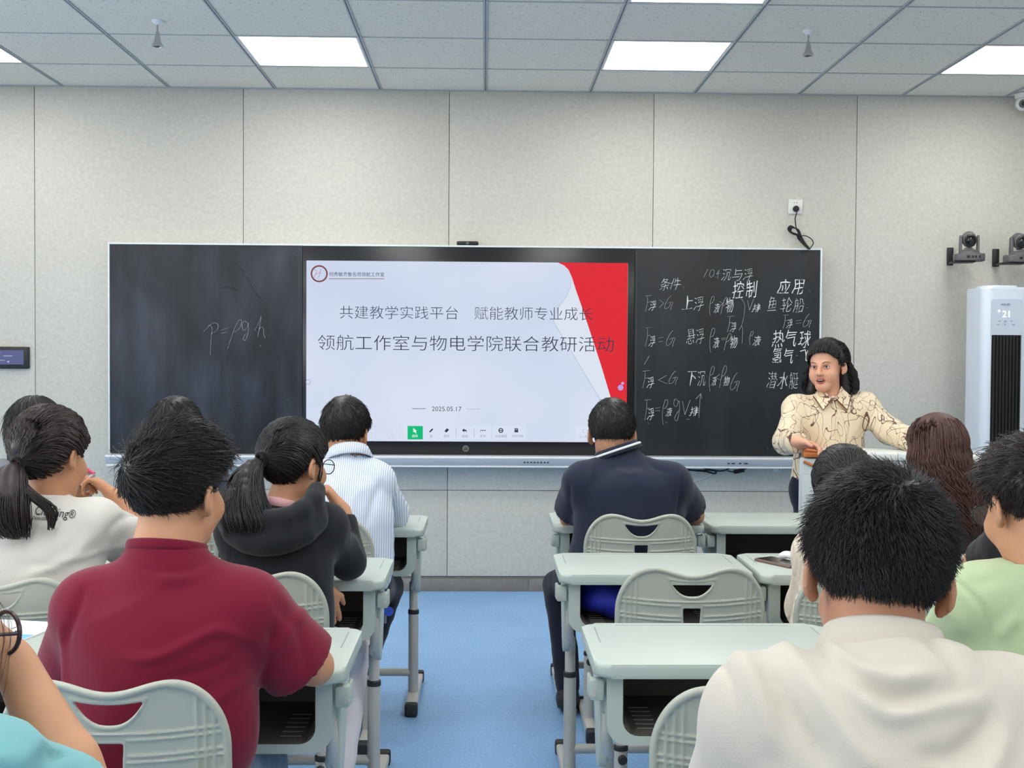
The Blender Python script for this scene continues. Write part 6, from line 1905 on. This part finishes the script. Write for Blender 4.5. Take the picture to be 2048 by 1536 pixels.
V, F = merge(tail_strands(gd, 300, 96, [0.01, 0.02, 0.01], r=0.0013), tail_core(gd, [0.01, 0.02, 0.008], 0.7))
put('ponytail', V, F, HB, p)
PEOPLE['cream'] = p

# --- person in black, middle row right, arm on the desk
H = Head(Q(2082, 985, 3.26), -4, 14, 0, 1.0)
J = dict(pel=(1.60, 3.24, 0.55), waist=Q(2100, 1260, 3.18), chest=Q(2095, 1150, 3.2), neck=Q(2085, 1060, 3.22),
         sl=Q(2020, 1098, 3.24), sr=Q(2160, 1100, 3.24), el=Q(1952, 1128, 3.42), er=Q(2200, 1140, 3.42), wl=Q(2035, 1130, 3.62), wr=Q(2130, 1135, 3.62))
m_bt = cloth('black_cotton', srgb(34, 34, 36))
hands = [dict(wr=J['wl'], d=(0.8, 0.2, 0), n=(0, 0, -1), side=1, s=1)]
p, sh, SV, SF = build_person('person in a black t-shirt with a bare arm on the desk behind the green shirt', seat_legs(J), H, SK2, 0.0085, None, m_bt,
    'short', m_blacktr, hands=hands, rch=0.175, rwa=0.16, rpe=0.165, rsh=0.066, rarm=0.070, sl_len=0.66, h_top=0.007, wr=0.003, seed=33, collar='crew')
black_short(H, p, 97, 3500, 0.02, 0.013, 0.004, L=0.03, lift=0.4, r=0.001)
PEOPLE['black'] = p

# --- student in pale green at the right edge
H = Head(Q(2060, 1015, 2.28), -13, 16, 0, 1.0)
J = dict(pel=(1.12, 2.24, 0.55), waist=Q(2120, 1440, 2.22), chest=Q(2105, 1280, 2.24), neck=Q(2082, 1130, 2.25),
         sl=Q(1962, 1206, 2.26), sr=Q(2200, 1200, 2.26), el=Q(1900, 1320, 2.42), er=Q(2280, 1330, 2.42), wl=Q(1960, 1300, 2.64), wr=Q(2150, 1300, 2.64))
m_greent = cloth('pale_green_cotton', srgb(176, 192, 152))
fd = [([(1930, 1160), (1985, 1230), (2005, 1310)], 0.005, -0.006), ([(2000, 1290), (2030, 1250), (2048, 1240)], 0.012, 0.006), ([(1960, 1180), (2010, 1170), (2040, 1150)], 0.010, -0.004), ([(1890, 1200), (1930, 1240), (1960, 1300)], 0.012, 0.005)]
p, sh, SV, SF = build_person('student in a pale green t-shirt with tousled hair and glasses, right edge', seat_legs(J), H, SK1, 0.0050, None, m_greent,
    'short', m_jeans, rch=0.172, rwa=0.165, rpe=0.17, rsh=0.068, rarm=0.082, sl_len=0.8, collar='crew', neck_r=0.058, h_top=0.0075, wr=0.002, wsc=14, fold=fd, foldY=2.15, trap=0.06, sq=0.62, seed=36)
fl3 = flow_whorl((0.03, -0.09, 0.08), 0.3, 0.2)
def flow_fwd(p_, g):
    top = np.clip((p_[:, 2:3] - 0.02) / 0.05, 0, 1)
    a = np.array([-0.35, 0.9, 0.1]); n = (p_ - EC) / ER ** 2; n /= np.linalg.norm(n, axis=1, keepdims=True)
    a = a - n * (n @ a)[:, None]
    return fl3(p_, g) * (1 - top) + a * top
cq = (0.018, 0.009, 0.002, 0.014, None)
put_hair(H, p, HD, hair_cap(H, *cq[:3], nape=-0.060, h=0.005, tb=cq[3]),
         grow(H, 9000, 101, L=0.028, K=8, lift=0.40, jit=0.22, grav=0.12, flow=flow_fwd, cap=cq, nape=-0.062, r=0.0008, curlin=0.9, Lz=0.6),
         grow(H, 900, 102, L=0.045, K=9, lift=0.65, jit=0.3, grav=0.18, flow=flow_fwd, cap=cq, nape=0.03, r=0.0007, curlin=1.1))
glasses(H, p, mat('glasses_black', srgb(20, 20, 22), 0.3))
PEOPLE['green'] = p

# --- person in teal cut by the lower left corner
H = Head(Q(-186, 1262, 1.36), 36, 8, 4, 0.98)
J = dict(pel=(-0.80, 1.10, 0.56), waist=(-0.80, 1.14, 0.76), chest=(-0.76, 1.20, 0.90), neck=(-0.76, 1.28, 1.00),
         sl=(-0.90, 1.25, 0.95), sr=Q(-40, 1560, 1.27), el=(-0.98, 1.50, 0.80), er=Q(176, 1620, 1.40), wl=(-0.80, 1.66, 0.78), wr=Q(28, 1325, 1.44))
m_teal = cloth('teal_cotton', srgb(122, 178, 182))
hands = [dict(wr=J['wr'], d=(-0.55, -0.05, 0.75), n=(-0.8, -0.2, -0.4), side=-1, curl=(0.5, 0.7, 0.5), s=0.95)]
fd = [([(95, 1475), (110, 1510), (105, 1536)], 0.004, -0.006), ([(0, 1480), (60, 1475), (100, 1500)], 0.008, 0.006)]
p, sh, SV, SF = build_person('person in teal with dark glasses and raised forearm, cut by the lower left corner', seat_legs(J, kl=(-0.9, 1.52, 0.48), kr=(-0.7, 1.52, 0.48), al=(-0.9, 1.5, 0.1), ar=(-0.7, 1.5, 0.1)), H, SK1, 0.0050, None, m_teal,
    'short', m_blacktr, hands=hands, rch=0.155, rwa=0.14, rpe=0.16, rsh=0.056, rarm=0.064, sl_len=0.80, collar='crew', neck_r=0.047, h_top=0.0075, wr=0.002, fold=fd, foldY=1.3, trap=0.05, sq=0.68, seed=39)
cap = hair_cap(H, 0.016, 0.014, 0.010, nape=-0.075)
V3, F3 = long_hair(H, p, HD, 111, 2200, float(H.c[2]) - 0.20, wave=0.004, flare=0.0, r=0.0010, az_min=110, inflate=0.020, K=16, rootf=lambda q: q[:, 1] < 0.01)
V5, F5 = tail_strands([H.w1((0.060, 0.050, 0.06)), H.w1((0.088, 0.065, 0.02)), H.w1((0.092, 0.060, -0.05)), H.w1((0.080, 0.055, -0.12))], 9, 112, [0.006, 0.012, 0.016, 0.014], r=0.00022)
V, F = merge((H.w(cap[0]), cap[1]), (V3, F3), (V5, F5))
put('hair', V, F, HD, p)
glasses(H, p, mat('glasses_plum', srgb(52, 28, 34), 0.3), rim=0.0028, R=0.028, y=0.108)
PEOPLE['teal'] = p
for key, x, y, lab in (('R4a', 0.50, 0.96, 'chair under the man in the cream polo shirt'), ('L4a', -0.80, 0.88, 'chair under the person in teal')):
    place(CHAIRS, chair0, key, x, y, 'pale green ' + lab)

# --- the teacher
m_blouse = bpy.data.materials.new('patterned_blouse'); m_blouse.use_nodes = True
nt = m_blouse.node_tree; b_ = nt.nodes['Principled BSDF']; b_.inputs['Roughness'].default_value = 0.5; b_.inputs['Sheen Weight'].default_value = 0.2
tc = nt.nodes.new('ShaderNodeTexCoord')
def lines(scale, w0, seed):
    w0 = w0 * 0.7
    mp = nt.nodes.new('ShaderNodeMapping'); mp.inputs['Location'].default_value = (seed, seed * 1.7, -seed); mp.inputs['Scale'].default_value = (1.0, 0.8, 0.62)
    nt.links.new(tc.outputs['Object'], mp.inputs['Vector'])
    n = nt.nodes.new('ShaderNodeTexNoise'); n.inputs['Scale'].default_value = scale; n.inputs['Detail'].default_value = 0.4; n.inputs['Distortion'].default_value = 1.1
    nt.links.new(mp.outputs[0], n.inputs['Vector'])
    s = nt.nodes.new('ShaderNodeMath'); s.operation = 'SUBTRACT'; s.inputs[1].default_value = 0.5; nt.links.new(n.outputs[0], s.inputs[0])
    a = nt.nodes.new('ShaderNodeMath'); a.operation = 'ABSOLUTE'; nt.links.new(s.outputs[0], a.inputs[0])
    c = nt.nodes.new('ShaderNodeMapRange'); c.inputs[1].default_value = w0; c.inputs[2].default_value = w0 * 1.8; c.inputs[3].default_value = 1; c.inputs[4].default_value = 0
    nt.links.new(a.outputs[0], c.inputs[0])
    return c
l1, l2, l3 = lines(13, 0.011, 3.1), lines(16, 0.010, 8.4), lines(11, 0.009, 14.7)
mx1 = nt.nodes.new('ShaderNodeMath'); mx1.operation = 'MAXIMUM'; nt.links.new(l1.outputs[0], mx1.inputs[0]); nt.links.new(l2.outputs[0], mx1.inputs[1])
mx2 = nt.nodes.new('ShaderNodeMath'); mx2.operation = 'MAXIMUM'; nt.links.new(mx1.outputs[0], mx2.inputs[0]); nt.links.new(l3.outputs[0], mx2.inputs[1])
cm = nt.nodes.new('ShaderNodeMix'); cm.data_type = 'RGBA'; cm.inputs[6].default_value = srgb(232, 214, 182); cm.inputs[7].default_value = srgb(104, 66, 50)
nt.links.new(mx2.outputs[0], cm.inputs[0]); nt.links.new(cm.outputs[2], b_.inputs['Base Color'])
H = Head(Q(1653, 734, 5.52), 216, 2, 3, 0.99)
tc_ = Q(1655, 1010, 5.56)
J = dict(pel=(tc_[0], 5.56, 0.74), waist=Q(1658, 890, 5.54), chest=Q(1660, 842, 5.54), neck=Q(1658, 792, 5.53),
         sl=Q(1728, 812, 5.54), sr=Q(1592, 818, 5.54), er=Q(1573, 882, 5.42), el=Q(1778, 862, 5.46), wr=Q(1596, 908, 5.27), wl=Q(1846, 906, 5.20),
         kl=(tc_[0] + 0.09, 5.55, 0.44), kr=(tc_[0] - 0.09, 5.55, 0.44), al=(tc_[0] + 0.09, 5.58, 0.08), ar=(tc_[0] - 0.09, 5.58, 0.08), foot=(0, -1, 0))
J['wr'][2] = zl + 0.035; J['wl'][2] = zl + 0.03
hands = [dict(wr=J['wr'], d=(0.75, -0.55, -0.12), n=(0.0, -0.5, -1), side=-1, curl=(0.35, 0.6, 0.5), s=0.95, spread=0.08), dict(wr=J['wl'], d=(0.6, -0.6, 0.0), n=(0, 0, -1), side=1, s=0.92)]
m_face = skin_mat('skin_teacher', srgb(222, 166, 138))
p, sh, SV, SF = build_person('standing woman teacher in a cream blouse with brown line pattern, talking', J, H, m_face, 0.0040, None, m_blouse,
    'long', m_navytr, hands=hands, rch=0.150, rwa=0.148, rpe=0.182, rsh=0.054, rarm=0.068, neck_r=0.048, h_top=0.0075, wr=0.0035, wsc=26, seed=42, detail=True, front=(0, -1, 0), trap=0.052, sq=0.74, cuff=0.93, rfore=0.050, group=None, hemz=0.715)
PEOPLE['teacher'] = p
# shirt collar points with a brown edge
m_piping = cloth('brown_piping', srgb(112, 66, 48))
nk = J['neck']
for s in (-1, 1):
    base = nk + vec((0, -0.062, 0.0))
    pts = [(s * 0.050, 0.040, 0.046), (s * 0.010, -0.018, -0.012), (s * 0.056, -0.036, -0.062), (s * 0.088, 0.016, 0.000)]
    W_ = [base + vec(q) - vec(p.location) for q in pts]
    mb = MB()
    v0 = [mb.bm.verts.new(Vector(q.tolist())) for q in W_]; v1 = [mb.bm.verts.new(Vector((q + vec((0, -0.005, 0.001))).tolist())) for q in W_]
    mb.bm.faces.new(v0[::-1]); mb.bm.faces.new(v1)
    for k in range(4): mb.bm.faces.new((v0[k], v0[(k + 1) % 4], v1[(k + 1) % 4], v1[k]))
    cl = mb.build('collar', m_blouse, p)
    MB().tube([tuple((q + vec((0, -0.004, 0)))) for q in (W_[1], W_[2], W_[3])], 0.0032, 6).build('collar_piping', m_piping, cl)
MB().tube([tuple(nk + vec((-0.002, -0.075, -0.02)) - vec(p.location)), tuple(J['chest'] + vec((-0.004, -0.128, 0.02)) - vec(p.location)), tuple(J['waist'] + vec((-0.004, -0.125, 0.0)) - vec(p.location))], 0.003, 6).build('placket', m_blouse, p)
# face
off = np.array(p.location)
Wl = lambda q: tuple((H.w1(q) - off).tolist())
m_eye = mat('eye_white', srgb(232, 226, 220), 0.2); m_iris = mat('iris_dark', srgb(34, 22, 18), 0.1)
m_brow = hair_mat('brow', srgb(70, 50, 44)); m_lip = mat('lips', srgb(176, 92, 88), 0.4); m_mouth = mat('mouth_inside', srgb(70, 26, 26), 0.6); m_teeth = mat('teeth', srgb(236, 230, 220), 0.3)
for s in (-1, 1):
    f = Field(); f.ell(H.w1((s * 0.031, 0.0745, 0.003)), (0.0125, 0.0125, 0.0058), 0, 'u', H.R); V, F = f.mesh(0.0014); put('eye', V, F, m_eye, p)
    f = Field(); f.ell(H.w1((s * 0.030 - 0.001, 0.0855, 0.0025)), (0.0050, 0.0026, 0.0044), 0, 'u', H.R); V, F = f.mesh(0.0009); put('iris', V, F, m_iris, p)
    MB().tube([Wl((s * 0.017, 0.0875, 0.0045)), Wl((s * 0.024, 0.0880, 0.0078)), Wl((s * 0.034, 0.0860, 0.0078)), Wl((s * 0.045, 0.078, 0.0040))], [0.0012, 0.0017, 0.0017, 0.0010], 6).build('upper_lid', m_brow, p)
    MB().tube([Wl((s * 0.018, 0.0875, -0.001)), Wl((s * 0.030, 0.0865, -0.0055)), Wl((s * 0.044, 0.078, -0.0015))], 0.0022, 6).build('lower_lid', m_face, p)
    MB().tube([Wl((s * 0.014, 0.094, 0.021)), Wl((s * 0.028, 0.0945, 0.026)), Wl((s * 0.042, 0.086, 0.025)), Wl((s * 0.051, 0.076, 0.019))], [0.0020, 0.0026, 0.0022, 0.0008], 6, flat=0.7).build('eyebrow', m_brow, p)
f = Field(); f.ell(H.w1((0, 0.0865, -0.062)), (0.017, 0.006, 0.009), 0, 'u', H.R); V, F = f.mesh(0.0015); put('mouth', V, F, m_mouth, p)
MB().tube([Wl((-0.012, 0.0905, -0.0575)), Wl((0, 0.0935, -0.0575)), Wl((0.012, 0.0905, -0.0575))], 0.0024, 6).build('teeth', m_teeth, p)
MB().tube([Wl((-0.023, 0.083, -0.061)), Wl((-0.012, 0.0915, -0.0540)), Wl((0, 0.0935, -0.0548)), Wl((0.012, 0.0915, -0.0540)), Wl((0.023, 0.083, -0.061))], [0.0015, 0.0034, 0.0032, 0.0034, 0.0015], 8).build('upper_lip', m_lip, p)
MB().tube([Wl((-0.023, 0.083, -0.061)), Wl((-0.012, 0.0905, -0.0705)), Wl((0, 0.0925, -0.0730)), Wl((0.012, 0.0905, -0.0705)), Wl((0.023, 0.083, -0.061))], [0.0015, 0.0040, 0.0044, 0.0040, 0.0015], 8).build('lower_lip', m_lip, p)
# hair to the shoulders, swept behind the ear
cap = hair_cap(H, 0.007, 0.006, 0.010, nape=-0.09, front=0.074)
gl = merge(pulled(H, 3500, 121, (0.0, -0.10, -0.05), 0.011, 0.0011, front=0.074, nape=-0.05, wob=0.001), pulled(H, 2600, 123, (0.0, -0.09, -0.07), 0.013, 0.0011, front=0.070, nape=-0.05, wob=0.002, filt=lambda q: q[:, 1] > 0.0))
V3, F3 = long_hair(H, p, HB, 122, 3600, float(H.c[2]) - 0.115, wave=0.007, flare=0.045, r=0.0015, az_min=102, inflate=0.030, K=18, zvar=0.05, curl_in=0.012, rootf=lambda q: q[:, 1] < 0.0)
cf = Field(); a = H.c
for s, w_ in ((1, 0.028), (-1, 0.026)):
    q0 = H.w1((s * 0.062, -0.045, 0.01)); q1 = q0 + vec((-s * 0.020, 0.0, -0.12))
    cf.cap(q0, q1, 0.022, w_, 0.02)
cf.cap(H.w1((0, -0.075, 0.0)), H.w1((0, -0.08, -0.12)), 0.05, 0.055, 0.02)
V, F = merge((H.w(cap[0]), cap[1]), (H.w(gl[0]), gl[1]), (V3, F3), cf.mesh(0.005))
put('hair', V, F, HB, p)
